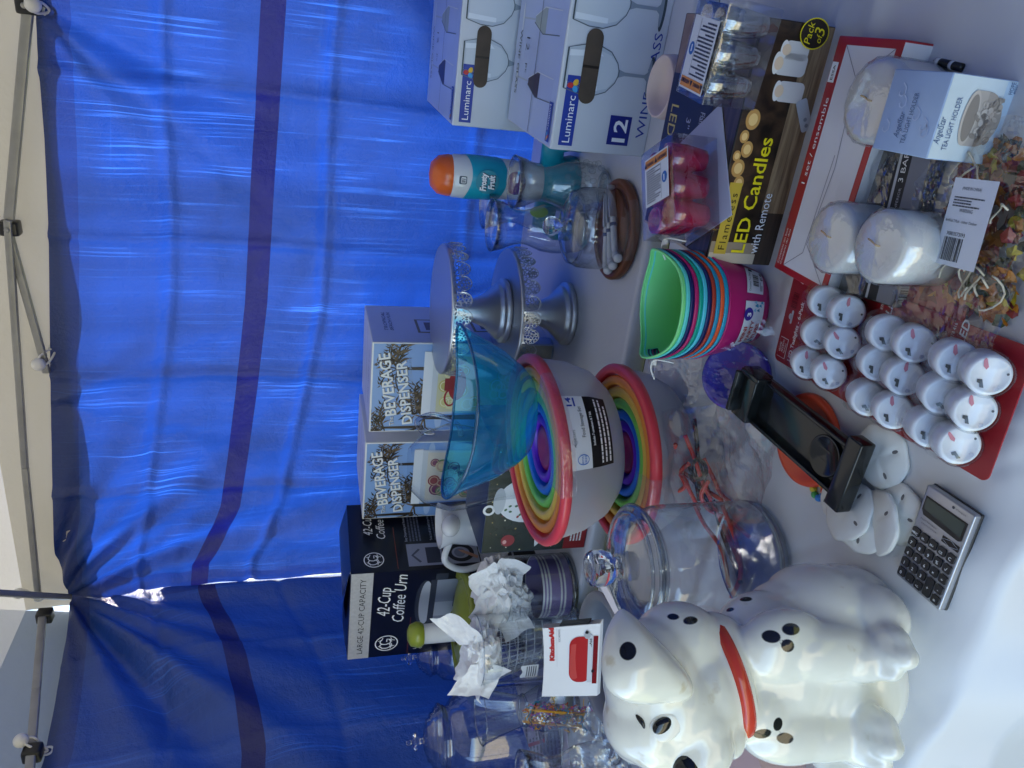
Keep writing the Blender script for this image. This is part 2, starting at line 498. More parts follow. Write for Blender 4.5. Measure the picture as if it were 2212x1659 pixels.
def left_pos(s, d):
    zt, zb = interp(left_top, s), interp(left_band, s)
    if d < .45: z = zt+(zb-zt)*d/.45
    else: z = zb-(d-.45)
    th = math.atan2(s+.015, d+.03); r = math.hypot(s, d)
    w = .026*math.exp(-s/.45)*math.sin(th*11+.5)*min(1, r/.12)+.012*math.exp(-s/.8)*math.sin(th*23)*min(1, r/.2)
    w += fold(s, d, .1, .05, R(48), .06, .035, 1.1)+fold(s, d, .1, .05, R(62), .05, -.02, .9)+fold(s, d, 0, .05, R(27), .05, .03, 1.0)
    w += .03*math.sin(s*2.6)*min(1, d/.4)+.008*noise.noise(Vector((s*6, d*6, 9)))+.0022*ridged((s, d, 8), 8)
    for c in (.3, .62, .94): w += .007*crease(s, c, .013)
    for c in (.26, .66, 1.0, 1.35): w -= .007*crease(d, c, .013)
    p = CORNER - E2*(s-.028) + E1*(w*min(1, s/.06)-.004) ; p.z = z
    return p, (s, d)
sheet('tarp', 210, 150, 1.98, 1.42, back_pos, None, 'long blue tarp hung behind the back table, with three white ball ties along its top', 'tarp')
def right_pos(s, d):  # added wall out of view, sends blue light onto the tables
    w = .03*math.sin(s*2.6+1)*min(1, d/.4)+.008*noise.noise(Vector((s*6, d*6, 19)))+.002*ridged((s, d, 4), 8)
    p = CORNER + E1*(1.88-w) - E2*(s+.02); p.z = 2.07-d+.01*math.sin(s*5); return p, (s, d)
sheet('tarp', 110, 90, 2.6, 1.62, right_pos, None, 'unseen blue tarp wall added on the right for its blue light, past the wine glass cartons', 'tarp')
sheet('tarp', 150, 140, 1.75, 1.42, left_pos, None, 'blue tarp side wall gathered at the corner pole, beside the glass jars', 'tarp')

# canopy -------------------------------------------------------------
can = thing('canopy_tent', 'pale canopy tent with grey metal frame standing over the tables', 'canopy', (CORNER.x, CORNER.y, 0), YAW)
def roof_mat(name, fac, col):
    m, n, l, b = newmat(name); out = n['Material Output']
    b.inputs['Base Color'].default_value = (*col, 1); b.inputs['Roughness'].default_value = .6
    bumpnode(n, l, b, 9, .5, dist=.02)
    tl = n.new('ShaderNodeBsdfTranslucent'); tl.inputs['Color'].default_value = (.40, .39, .36, 1)
    mx = n.new('ShaderNodeMixShader'); mx.inputs[0].default_value = fac
    l.new(b.outputs[0], mx.inputs[1]); l.new(tl.outputs[0], mx.inputs[2]); l.new(mx.outputs[0], out.inputs['Surface'])
    return m
ROOF, VAL = roof_mat('canopy_cloth', .11, (.27, .33, .50)), roof_mat('valance_cloth', .055, (.38, .37, .355))
W = 3.0; EZ, AZ = 2.08, 2.95           # local: x along E1, y along E2; corner at 0,0, tent reaches to +x and -y
rb = MB()
c4 = [Vector((-.05, .014, EZ)), Vector((W+.06, .014, EZ)), Vector((W+.06, -W-.06, EZ)), Vector((-.05, -W-.06, EZ))]
ap = Vector((W/2, -W/2, AZ))
for k in range(4):
    a, b_ = c4[k], c4[(k+1) % 4]
    def fn(u, v, a=a, b_=b_):
        p = (a.lerp(b_, u)).lerp(ap, v)
        sag = .02*math.sin(math.pi*u)*(1-v)
        return p + Vector((0, 0, -sag + .008*min(1, v*8)*noise.noise(p*5)))
    rb.grid(fn, 30, 20, ROOF)
    def val(u, v, a=a, b_=b_, k=k):
        p = a.lerp(b_, u); nrm = Vector((b_.y-a.y, a.x-b_.x, 0)).normalized()
        return p + Vector((0, 0, -(.165+.16*u if k == 0 else .21)*v-.02*math.sin(math.pi*u)*(1-v))) + nrm*(-.008*(1+math.sin(u*38+v*2))*v - .01*v*noise.noise(p*7+Vector((0, 0, v*3))))
    rb.grid(val, 90, 6, VAL if k < 3 else ROOF)
rb.build('canopy_roof', can)
ALU = M('grey_paint', (.34, .34, .33), .4, metal=.3, var=.15, vscale=20)
BLK = M('black_plastic', (.012, .012, .013), .35)
can_i = can.matrix_basis.inverted()
Tc = Matrix.Translation((CORNER.x, CORNER.y, 0)) @ Matrix.Rotation(YAW, 4, 'Z')
Tci = Tc.inverted()
def bar_local(px_pts, plane_p, plane_n, out):
    return [Tci @ (hitp(X, Y, plane_p, plane_n)+out) for X, Y in px_pts]
def flatbar(mb, a, b_, w, t, mat):
    d = (b_-a); L = d.length; z = d.normalized()
    x = Vector((0, 0, 1)).cross(z); x = x.normalized() if x.length > .1 else Vector((1, 0, 0))
    y = z.cross(x); m = Matrix((x, y, z)).transposed().to_4x4(); m.translation = a
    mb.box((0, 0, L/2), (t, w, L), mat, m, bevel=.003)
OUTB, OUTL = -E2*.014, E1*.014
for pts, P, N, o_, w in (([(68, -60), (66, 10), (24, 470)], CORNER, E2, OUTB, .021), ([(25, 505), (97, 768), (104, 800)], CORNER, E2, OUTB, .017),
                         ([(24, 470), (60, 1000), (88, 1280)], CORNER, E2, OUTB*1.6, .016),
                         ([(94, 1330), (80, 1500), (64, 1700)], CORNER, E1, OUTL, .020)):
    mb = MB(); q = bar_local(pts, P, N, o_)
    for a, b_ in zip(q, q[1:]): flatbar(mb, a, b_, w, .014, ALU)
    mb.build('truss_bar', can)
mb = MB(); flatbar(mb, Vector((0, 0, EZ-.12)), Vector((.62, -.62, EZ+.20)), .024, .016, ALU); mb.build('rafter_bar', can)
for lx, ly in ((-.10, .09), (W, .03), (W, -W), (-.02, -W)):
    mb = MB(); mb.box((lx, ly, .98), (.04, .04, 1.95), M('white_post', (.7, .7, .68), .4), bevel=.004)
    mb.box((lx, ly, .01), (.09, .09, .02), BLK); mb.build('tent_leg', can)
for X, Y, P, N, o_ in ((25, 490, CORNER, E2, OUTB*.6), (62, 12, CORNER, E2, OUTB*.6), (98, 1335, CORNER, E1, OUTL*.6), (72, 1632, CORNER, E1, OUTL*.6)):
    q = bar_local([(X, Y)], P, N, o_)[0]
    mb = MB(); mb.box(q, (.034, .034, .04), BLK, bevel=.006); mb.ell(q+Vector((0, -.024, .0)), (.006, .004, .006), ALU)
    mb.build('joint_clip', can)
# ball ties
def ball_tie(X, Y, dX, dY, P, N, out, label):
    a = hitp(X, Y, P, N)+out; b_ = hitp(X+dX, Y+dY, P, N)-out*.2
    t = thing('ball_tie', label, 'tie', a, 0, 'white elastic ball ties holding the tarps')
    WH = M('white_elastic', (.75, .75, .74), .35)
    m1 = MB(); m1.ell((0, 0, 0), (.016, .016, .016), WH); m1.build('ball', t)
    d = b_-a; side = d.cross(N).normalized()*.012
    m2 = MB()
    for sg in (1, -1):
        m2.tube(smoothpath([d*.0, d*.4+side*sg+out*.3, d*.85+side*.5*sg, d]), .0028, WH)
    m2.build('elastic_loop', t)
    m3 = MB(); T3 = frame(d, E1 if N == E2 else E2, (0, 0, 1))
    m3.lathe([(.008, 0), (.013, 0), (.014, .001), (.013, .002), (.008, .002), (.008, 0)], M('clear_ring', (.6, .65, .75), .2), T3, 24)
    m3.build('eyelet', t)
ball_tie(92, 775, 25, -20, CORNER, E2, -E2*.034, 'white ball tie in the middle of the long tarp, under the thin truss bar')
ball_tie(82, 10, 22, 15, CORNER, E2, -E2*.034, 'white ball tie at the picture corner end of the long tarp')
ball_tie(44, 1302, 40, -12, CORNER, E1, E1*.034, 'white ball tie under the rafter at the corner pole')
ball_tie(50, 1622, 52, -4, CORNER, E1, E1*.034, 'white ball tie on the side wall tarp above the glass jars')
mb = MB(); q = [hitp(X, Y, CORNER, E2)-E2*.015 for X, Y in ((566, 1268), (575, 1272), (572, 1282), (560, 1292))]
mb.tube(smoothpath(q), .003, M('white_elastic', (.75, .75, .74), .35)); q = hitp(566, 1268, CORNER, E2)-E2*.02
mb.lathe([(.006, 0), (.011, 0), (.011, .002), (.006, .002), (.006, 0)], M('clear_ring', (.6, .65, .75), .2), frame(q, E1, (0, 0, 1)), 20)
tag(mb.build('cord_loop'), 'thin white cord looped across the slit between the two tarps', 'cord')

# ground -------------------------------------------------------------
m, n, l, b = newmat('grass'); t, bp = bumpnode(n, l, b, 60, .8, dist=.03, detail=8)
r = n.new('ShaderNodeValToRGB'); l.new(t.outputs['Fac'], r.inputs[0])
r.color_ramp.elements[0].position, r.color_ramp.elements[0].color = .3, (.05, .07, .02, 1)
r.color_ramp.elements[1].position, r.color_ramp.elements[1].color = .7, (.17, .18, .07, 1)
l.new(r.outputs[0], b.inputs['Base Color']); b.inputs['Roughness'].default_value = .9
mb = MB(); mb.grid(lambda u, v: Vector(((u-.5)*240, (v-.5)*240, 0)), 8, 8, m); setting(mb.build('ground'))

mb = MB(); PV = M('bounce_paving', (.36, .32, .21), .8, var=.2, vscale=1.2, bump=(25, .4))  # unseen paving behind the camera, added to bounce warm light forward
mb.grid(lambda u, v: Vector((-30+60*u, -26+24.4*v, .004)), 4, 4, PV); setting(mb.build('bounce_pavement'))
# tables -------------------------------------------------------------
PF = on(1341, 810); PN = on(1391, 810)
BT = Matrix.Translation(PF) @ Matrix.Rotation(YAW, 4, 'Z')
tb = thing('folding_table', 'white plastic folding table at the back, carrying boxes and cake stands', 'table', (PF.x, PF.y, 0), YAW)
TOPM = M('white_plastic', (.66, .67, .73), .30, bump=(220, .25), var=.06, vscale=5)
mb = MB(); mb.box((-.15, .375, TZ-.0225), (2.16, .75, .045), TOPM, bevel=.012, seg=3); mb.build('table_top', tb)
for lx in (-1.0, .72):
    mb = MB()
    for ly in (.1, .65): mb.tube([(lx, ly, TZ-.045), (lx, ly, 0)], .014, ALU)
    mb.tube([(lx, .1, .2), (lx, .65, .2)], .012, ALU); mb.build('leg_frame', tb)
ft = thing('folding_table', 'folding table in front, hidden under a white plastic cloth', 'table', (PN.x, PN.y, 0), YAW)
mb = MB(); mb.box((-.05, -.345, TZ-.042), (2.1, .62, .04), TOPM, bevel=.01); mb.build('table_top', ft)
for lx in (-.9, .8):
    mb = MB()
    for ly in (-.62, -.1): mb.tube([(lx, ly, TZ-.045), (lx, ly, 0)], .014, ALU)
    mb.tube([(lx, -.62, .2), (lx, -.1, .2)], .012, ALU); mb.build('leg_frame', ft)
CLOTH = M('cloth_plastic', (.64, .645, .67), .32, spec=.5, var=.05, vscale=4)
_n, _l, _b = CLOTH.node_tree.nodes, CLOTH.node_tree.links, CLOTH.node_tree.nodes['Principled BSDF']
_t, _bp = bumpnode(_n, _l, _b, 7, .22, dist=.012, detail=3, stretch=(1, 1.6, 1))
_rc = random.Random(31); CRS = [(_rc.uniform(-.9, .9)+(1.57 if k % 3 else 0), _rc.uniform(-.45, .45), _rc.choice((-1, 1))*_rc.uniform(.002, .0045)) for k in range(26)]
def cloth(u, v):
    x = -1.15+2.25*u; q = v*1.32     # arc length from the far hem to the near hem
    hem, rad = .16, .02
    wr = .0022*noise.noise(Vector((x*9, q*9, 1)))+.0018*(ridged((x*.6, q*1.5, 2), 5)-.5)
    fold_ = .005*crease(q, hem+.315+.01*math.sin(x*3), .016)
    for an_, of_, am_ in CRS:
        t_ = x*math.cos(an_)-(q-hem)*math.sin(an_)-of_+.012*noise.noise(Vector((x*4, q*4, of_*9)))
        if abs(t_) < .03: wr += am_*math.exp(-(t_/.007)**2)*max(0, .35+noise.noise(Vector((x*5+of_*7, q*5, 3))))
    if q < hem:
        return Vector((x, .012+.008*math.sin(x*22)*(1-q/hem), TZ-(hem-q)))
    y = -(q-hem)
    near = .680
    if -y < near:
        edge = max(0, (-y-near+.05)/.05)
        lon = .004*math.sin(x*31+y*12)*max(0, (-y-.45)/.26)+.003*math.sin(x*57+y*20+1)*max(0, (-y-.5)/.2)
        return Vector((x, y, TZ+.0015+wr*.8+fold_+lon*(1-edge*.4)-.014*edge*edge))
    d = q-hem-near
    return Vector((x, -near-.022*min(1, d/.05)-(.03*math.sin(x*26+.6)+.018*math.sin(x*47))*min(1, d/.25)*.9-.05*min(1, d/.4), TZ-.014-d))
mb = MB(); mb.grid(cloth, 440, 270, CLOTH)
tag(mb.build('tablecloth', None, (PN.x, PN.y, 0), YAW), 'creased white plastic tablecloth spread over the front table', 'tablecloth')

GC = M('gap_shade_green', (.012, .022, .014), .8, bump=(80, .6))  # added dark sheet: stands in for the deep-shaded grass between the tables
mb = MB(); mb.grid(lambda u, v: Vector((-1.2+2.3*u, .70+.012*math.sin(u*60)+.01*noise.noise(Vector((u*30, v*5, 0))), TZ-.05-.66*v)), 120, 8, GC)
tag(mb.build('gap_shade_sheet', None, (PF.x, PF.y, 0), YAW), 'added dark green sheet below the back table, standing in for shaded grass in the gap', 'shade sheet')
# ------------------------------------------------------------------ shared print inks and stuffs
def ink(h, rough=.38): return M('ink_'+h.strip('#'), h, rough, spec=.4)
WHITEC = M('white_card', (.72, .73, .74), .4, var=.05, vscale=8)
BLUEI, NAVYI, WINK, BINK = ink('#1b3a9c'), ink('#141c3c'), ink('#f2f2f2'), ink('#0c0c0e')
GLASS = clear('thin_glass', base=.125, amp=.9, power=3, edge=(.38, .46, .56))
GLASS2 = clear('wavy_glass', base=.06, edge=(.40, .48, .58), bump=(45, .5, .004))
PLAST = clear('clear_plastic', base=.05, amp=.6, edge=(.6, .66, .74), rough=.06)
FILM = clear('crumpled_film', tint=(.97, .975, .985), edge=(.7, .74, .8), base=.11, amp=.6, power=2.2, rough=.05)
THICK = solidglass('thick_glass')
STEEL = M('brushed_steel', (.62, .63, .66), .42, metal=1, bump=(90, .06))
def film_sheet(mb, c, ax, ay, nrm, amp, seed, nu=46, nv=40, scale=14, mat=None, edge=True, dome=0):
    """crumpled clear film lying round c; ax, ay half sizes as vectors"""
    c, ax, ay, nrm = Vector(c), Vector(ax), Vector(ay), Vector(nrm)
    def fn(u, v):
        a, b_ = u*2-1, v*2-1
        k = 1+.10*noise.noise(Vector((a*2, b_*2, seed)))
        p = c+ax*a*k+ay*b_*k
        h = ridged((p.x+seed, p.y, p.z), scale, 3)-.6+.6*noise.noise(p*scale*.6)
        return p+nrm*(amp*h+dome*(1-a*a)*(1-b_*b_))
    mb.grid(fn, nu, nv, mat or FILM, smooth=False)

# ------------------------------------------------------------------ glass set cartons
CARD = M('printed_card', (.60, .63, .68), .36, spec=.5, var=.05, vscale=6)
CARDT = M('printed_card_blue', (.50, .58, .78), .3, spec=.5, var=.05, vscale=6)
GLS = [ink('#8f9aa6'), ink('#b9c2cc'), ink('#dfe5ea'), ink('#5c6873'), ink('#3c4a52')]
def wineglass(mb, T, x, y, s, lay=1):
    """printed picture of a wine glass; y is the foot, s its height"""
    w = s*.26
    bowl = [(-.20, 1), (.20, 1), (.245, .82), (.25, .66), (.2, .52), (.1, .43), (.02, .40), (-.02, .40), (-.1, .43), (-.2, .52), (-.25, .66), (-.245, .82)]
    P = [(x+a*s, y+b_*s) for a, b_ in bowl]
    mb.poly(P, GLS[1], T, lay)
    mb.poly([(x+a*s*.82, y+(.42+(b_-.42)*.95)*s) for a, b_ in bowl], ink('#c9d0d6'), T, lay+1)
    mb.poly([(x-.19*s, y+.98*s), (x-.13*s, y+.98*s), (x-.15*s, y+.62*s), (x-.2*s, y+.62*s)], GLS[2], T, lay+2)
    mb.poly([(x+.12*s, y+.98*s), (x+.18*s, y+.98*s), (x+.2*s, y+.66*s), (x+.15*s, y+.6*s)], GLS[2], T, lay+2)
    mb.line(P+[P[0]], s*.010, GLS[3], T, lay+3)
    mb.line([(x-.2*s, y+s), (x+.2*s, y+s)], s*.018, GLS[4], T, lay+4)
    mb.poly([(x-.045*s, y+.41*s), (x+.045*s, y+.41*s), (x+.018*s, y+.33*s), (x+.016*s, y+.1*s), (x+.06*s, y+.05*s), (x-.06*s, y+.05*s), (x-.016*s, y+.1*s), (x-.018*s, y+.33*s)], GLS[0], T, lay+1)
    mb.disc(x, y+.03*s, .21*s, .035*s, GLS[4], T, lay+1); mb.disc(x, y+.045*s, .17*s, .02*s, GLS[0], T, lay+2)
def flute(mb, T, x, y, s, fill, lay=1):
    mb.poly([(x-.075*s, y+s), (x+.075*s, y+s), (x+.085*s, y+.6*s), (x+.02*s, y+.36*s), (x-.02*s, y+.36*s), (x-.085*s, y+.6*s)], ink('#b7c4e2'), T, lay)
    mb.line([(x-.075*s, y+s), (x-.085*s, y+.6*s), (x-.02*s, y+.36*s)], s*.007, GLS[2], T, lay+2)
    mb.line([(x+.075*s, y+s), (x+.085*s, y+.6*s), (x+.02*s, y+.36*s)], s*.007, GLS[3], T, lay+2)
    if fill: mb.poly([(x-.08*s, y+.66*s), (x+.08*s, y+.66*s), (x+.083*s, y+.58*s), (x+.02*s, y+.37*s), (x-.02*s, y+.37*s), (x-.083*s, y+.58*s)], fill, T, lay+1)
    mb.line([(x, y+.36*s), (x, y+.05*s)], s*.012, GLS[1], T, lay+1); mb.disc(x, y+.03*s, .1*s, .02*s, GLS[2], T, lay+1)
def petals(mb, T, x, y, r, lay):
    for i, h in enumerate(('#c2323a', '#3f9fd8', '#e8b93c')):
        a = R(90+120*i); mb.disc(x+r*.55*math.cos(a), y+r*.55*math.sin(a), r*.55, r*.42, ink(h), T, lay, a)
def glass_carton(loc, w, dp, h, label, gl_y, gl_s, twelve):
    t = thing('glassware_carton', label, 'carton', loc, YAW+R(-2), 'white cartons of wine glasses')
    mb = MB(); mb.box((w/2, dp/2, h/2), (w, dp, h), CARD, bevel=.0025)
    F = frame((0, 0, 0), (1, 0, 0), (0, 0, 1))
    mb.rect(.003, .003, w-.003, h-.003, CARD, F, .6)
    if twelve:
        mb.text('WINE GLASS', .030, .008, .020, BLUEI, F, 1.5, width=.16)
    for k in range(3): wineglass(mb, F, .125+.098*k, gl_y, gl_s, 2)
    hy = h-.047
    slot = rr2(.075, hy-.014, .185, hy+.014, .0138)
    mb.poly(slot, M('carton_brown', (.075, .05, .032), .7, var=.3), F, 8)
    mb.rect(.128, hy-.0138, .132, hy+.0138, ink('#1d130b'), F, 9)
    mb.rect(.008, h-.036, .115, h-.012, BLUEI, F, 4)
    mb.text('Luminarc', .013, h-.030, .018, WINK, F, 5, width=.072); petals(mb, F, .100, h-.024, .010, 5)
    if twelve:
        mb.rect(.016, .034, .062, .072, ink('#16257e'), F, 4); mb.text('12', .039, .041, .032, WINK, F, 5, al='c', width=.036, bold=.02)
    else: mb.rect(.006, .008, .05, .03, ink('#16257e'), F, 4)
    # lid: printed the other way up
    K = frame((w, dp, h), (-1, 0, 0), (0, -1, 0))
    mb.rect(.003, .003, w-.003, dp-.003, CARDT, K, .6)
    for k in range(3):
        X = w-.085-.1*k
        flute(mb, K, X, dp*.10, dp*.80, [ink('#3a2530'), ink('#a9b3a8'), None][k % 3], 1)
    mb.rect(.004, dp*.52, w-.004, dp*.52+.0022, ink('#2b3140'), K, 5)
    for k in range(2):
        mb.text('12', w-.155-.17*k, dp*.26, .030, NAVYI, K, 4, bold=-.01); mb.text('pc', w-.112-.17*k, dp*.30, .018, NAVYI, K, 4)
        mb.text('WINE GLASS', w-.165-.17*k, dp*.10, .020, NAVYI, K, 4, width=.11)
    mb.rect(w-.07, dp-.032, w-.008, dp-.012, BLUEI, K, 4); mb.text('Luminarc', w-.066, dp-.027, .013, WINK, K, 5, width=.04); petals(mb, K, w-.017, dp-.022, .007, 5)
    mb.build('printed_box', t)
    return t
fl = on(1390, 340)
glass_carton(fl, .40, .30, .167, 'white carton of wine glasses in front, marked 12 in a blue square', .012, .148, True)
bl = fl+E2*.325-E1*.012; bl.z = TZ
glass_carton(bl, .42, .36, .272, 'taller white carton of wine glasses standing behind the one marked 12', .112, .150, False)

# ------------------------------------------------------------------ beverage dispenser boxes
SKY = ink('#7fa3d8'); 
def palm(mb, T, x, y, s, lay, seed):
    rng = random.Random(seed)
    br, gr = ink('#2a2420'), [ink('#3a3026'), ink('#211c16'), ink('#6b5a44'), ink('#4f4030')]
    mb.poly([(x-.05*s, y-s*1.1), (x+.06*s, y-s*1.1), (x+.035*s, y), (x-.03*s, y)], br, T, lay)
    for i in range(10):
        a = R(rng.uniform(-30, 210)); L = s*rng.uniform(.55, 1.0)
        pts = [(x+math.cos(a)*L*q, y+math.sin(a)*L*q-.42*L*q*q) for q in (0, .2, .4, .6, .8, 1)]
        mb.line(pts, s*.03, rng.choice(gr), T, lay+1)
        for q in range(1, 6):
            px_, py_ = pts[q]
            for sg in (-1, 1):
                an = a+sg*R(rng.uniform(40, 80))-R(30)*q/5
                ln = L*.34*(1.1-q*.13)
                mb.poly([(px_, py_), (px_+ln*math.cos(an)+.02*s, py_+ln*math.sin(an)-.1*ln), (px_+ln*.5*math.cos(an+.45), py_+ln*.5*math.sin(an+.45))], rng.choice(gr), T, lay+2)
def clip_rect(mb, lo, hi, fn):
    """run fn on a fresh builder, then keep the print inside the face rectangle"""
    t = MB(); fn(t); return t
def dispenser_box(top_fr, yaw, w, dp, label, fruit):
    loc = Vector((top_fr.x, top_fr.y, TZ)); h = top_fr.z-TZ
    t = thing('dispenser_box', label, 'box', loc, yaw, 'beach picture boxes of beverage dispensers')
    mb = MB(); mb.box((-w/2, dp/2, h/2), (w, dp, h), WHITEC, bevel=.002)
    F = frame((-w, 0, 0), (1, 0, 0), (0, 0, 1))
    x0, x1, y0, y1 = .003, w-.003, .003, h-.004
    mb.rect(x0, y0, x1, y1, SKY, F, 1)
    mb.rect(x0, y0, x1, h*.30, ink('#9db4cf'), F, 1.3); mb.rect(x0, y0, x1, h*.16, ink('#b8ab93'), F, 1.5)
    for k in range(5): mb.disc(w*(.15+.18*k), h*(.62+.05*(k % 2)), w*.12, h*.02, ink('#a9c0e2'), F, 1.6)
    q = MB()
    palm(q, F, w*.16, h*.70, h*.32, 2, 3); palm(q, F, w*.72, h*.86, h*.22, 3, 5); palm(q, F, w*.05, h*.92, h*.2, 3, 8)
    for i, f in enumerate(q.f):       # only ink that falls on the face
        P = [F.inverted() @ q.v[j] for j in f]
        P = [Vector((min(max(p.x, x0), x1), min(max(p.y, y0), y1), p.z)) for p in P]
        mb.add([F @ p for p in P], [tuple(range(len(P)))], q.mats[q.m[i]])
    TI = ink('#dfe3e6')
    sh = ink('#5a6470')
    for c, o_ in ((sh, .0014), (TI, 0)):
        l_ = 5 if c is sh else 6
        mb.text('The', w*.08+o_, h*.865-o_, h*.035, c, F, l_, rot=R(8))
        mb.text('BEVERAGE', w*.20+o_, h*.855-o_, h*.085, c, F, l_, width=w*.70, rot=R(8), bold=.02)
        mb.text('DISPENSER', w*.10+o_, h*.765-o_, h*.078, c, F, l_, width=w*.72, rot=R(8), bold=.02)
    mb.text('1.5 GALLONS 6 LITER CAPACITY', w*.16, h*.742, h*.020, ink('#8fa6c6'), F, 6, width=w*.7, rot=R(8))
    # the picture of the filled dispenser
    mb.poly([(w*.24, h*.08), (w*.86, h*.08), (w*.90, h*.70), (w*.20, h*.70)], ink('#c9cfd8'), F, 7)
    mb.poly([(w*.26, h*.09), (w*.84, h*.09), (w*.87, h*.64), (w*.23, h*.64)], ink('#cfcba8' if fruit else '#d9cfc0'), F, 8)
    mb.rect(w*.19, h*.67, w*.91, h*.72, ink('#dfe4ec'), F, 8)
    rng = random.Random(4 if fruit else 9)
    for k in range(30):
        X, Y = w*rng.uniform(.3, .8), h*rng.uniform(.15, .60); r_ = w*rng.uniform(.05, .085)
        c = ink(rng.choice(('#d8cf8a', '#e3dca6', '#c9bb6c') if fruit else ('#8f2a35', '#5f8a4a', '#d9c9a2', '#7a2f5a', '#b4503c')))
        mb.disc(X, Y, r_, r_*.95, c, F, 9+k*.1); mb.ring(X, Y, r_*.8, r_*.75, r_*.15, ink('#efe9c8' if fruit else '#c9a58e'), F, 11+k*.1)
    if fruit:
        mb.disc(w*.55, h*.53, w*.18, h*.05, ink('#a31f2c'), F, 14); mb.rect(w*.48, h*.53, w*.62, h*.60, ink('#8d1a26'), F, 14.3)
        mb.ring(w*.40, h*.565, w*.1, h*.035, w*.02, ink('#a31f2c'), F, 14.6)
    # right side: palm sketch and small print
    S = frame((0, 0, 0), (0, 1, 0), (0, 0, 1))
    LV = M('card_side', (.62, .63, .72), .4, var=.05, vscale=8)
    mb.rect(.003, .003, dp-.003, h-.003, LV, S, .6)
    for k, (a, b_) in enumerate(((.90, .05), (.87, .045))): mb.text(('TROPICAL', 'BEACH FUN')[k], dp*.30, h*a, h*.028, ink('#3b4a66'), S, 2, width=dp*.5, shear=.3)
    for fx, fy in ((.25, .62), (.55, .50), (.3, .3)):
        G = ink('#8a7a4a'); W_ = dp*.36; H_ = h*.12
        mb.rect(dp*fx, h*fy, dp*fx+W_, h*fy+H_, G, S, 2); mb.rect(dp*fx+.006, h*fy+.006, dp*fx+W_-.006, h*fy+H_-.006, ink('#c4c9da'), S, 3)
        mb.rect(dp*fx+.016, h*fy+.014, dp*fx+W_-.02, h*fy+H_-.02, ink('#6e5f58'), S, 4)
    rng = random.Random(2)
    for k in range(26):
        a, b_ = dp*rng.uniform(.1, .9), h*rng.uniform(.05, .28); an = rng.uniform(0, 6.3)
        mb.line([(a, b_), (a+.02*math.cos(an), b_+.02*math.sin(an)), (a+.03*math.cos(an+.6), b_+.03*math.sin(an+.6))], .0012, ink('#6b7796'), S, 2)
    # lid with the flap line and faint lettering
    K = frame((-w, 0, h), (1, 0, 0), (0, 1, 0))
    mb.rect(.003, .003, w-.003, dp-.003, LV, K, .6); mb.rect(.004, dp*.49, w-.004, dp*.5, ink('#5d6074'), K, 1.4)
    mb.text('THIS SIDE UP', w*.5, dp*.2, dp*.12, ink('#8089a8'), K, 1.4, al='c', width=w*.6)
    mb.build('printed_box', t)
    return t
pr = at(804, 739, 1.62)
dispenser_box(pr, YAW, .222, .235, 'beverage dispenser box with a red tap and lemon slices, behind the cake stands', True)
pl = at(791, 957, 1.76); pl.z = pr.z+.004
dispenser_box(pl, YAW+R(-3), .225, .235, 'beverage dispenser box with mixed fruit picture, next to the coffee urn carton', False)

# ------------------------------------------------------------------ coffee urn carton
pc = at(758, 1241, 1.74)
t = thing('urn_carton', 'dark navy coffee urn carton with open torn top flaps', 'carton', (pc.x, pc.y, TZ), R(-33))
h = pc.z-TZ; w, dp = .305, .235
DK = M('navy_card', lin('#070a1c'), .28, spec=.5, var=.2, vscale=9)
mb = MB()
th = .003
for c, s in (((-w/2, th/2, h/2), (w, th, h)), ((-w/2, dp-th/2, h/2), (w, th, h)), ((-th/2, dp/2, h/2), (th, dp-2*th, h)), ((-w+th/2, dp/2, h/2), (th, dp-2*th, h)), ((-w/2, dp/2, h*.93), (w-2*th, dp-2*th, th))):
    mb.box(c, s, DK)
F = frame((-w, 0, 0), (1, 0, 0), (0, 0, 1)); S = frame((0, 0, 0), (0, 1, 0), (0, 0, 1))
SIL = M('silver_strip', (.52, .52, .53), .45, bump=(300, .4), var=.12, vscale=120)
mb.rect(.0, h-.052, w, h-.001, SIL, F, 1)
mb.text('LARGE 42-CUP CAPACITY', w*.5, h-.036, .020, ink('#23252c'), F, 2, al='c', width=w*.88)
def monogram(T, x, y, r):
    mb.ring(x, y, r, r, r*.10, WINK, T, 2)
    for k, (a, b_) in enumerate(((-.32, .1), (.2, .1))):
        pts = [(x+r*(a+.34*math.cos(q)), y+r*(b_+.46*math.sin(q))) for q in [R(40+ i*28) for i in range(11)]]
        mb.line(pts, r*.10, WINK, T, 3)
    mb.line([(x-r*.05, y-r*.05), (x-r*.02, y-r*.4), (x-r*.35, y-r*.5), (x-r*.5, y-r*.3)], r*.1, WINK, T, 3)
    mb.line([(x+r*.2, y-.02*r), (x+r*.55, y-.02*r), (x+r*.5, y-r*.3), (x+r*.2, y-r*.45)], r*.1, WINK, T, 3)
    for k in range(4):
        a = R(45+90*k); mb.line([(x+r*.78*math.cos(a-.35), y+r*.78*math.sin(a-.35)), (x+r*.62*math.cos(a), y+r*.62*math.sin(a)), (x+r*.8*math.cos(a+.35), y+r*.8*math.sin(a+.35))], r*.07, WINK, T, 3)
monogram(F, w*.165, h-.095, .029)
mb.text('42-Cup', w*.50, h-.096, .044, WINK, F, 2, width=.10, shear=.25); mb.text('Coffee Urn', w*.42, h-.132, .042, WINK, F, 2, width=.165, shear=.25)
mb.rect(w*.02, h-.1505, w*.46, h-.149, ink('#7d3a30'), F, 2)
mb.text('LARGE 42-CUP', w*.06, h-.172, .012, WINK, F, 2, width=.085); mb.text('CAPACITY', w*.06, h-.187, .012, WINK, F, 2, width=.055)
UR = [ink('#8f95a6'), ink('#b5bac8'), ink('#3a3f4c'), ink('#676d80')]
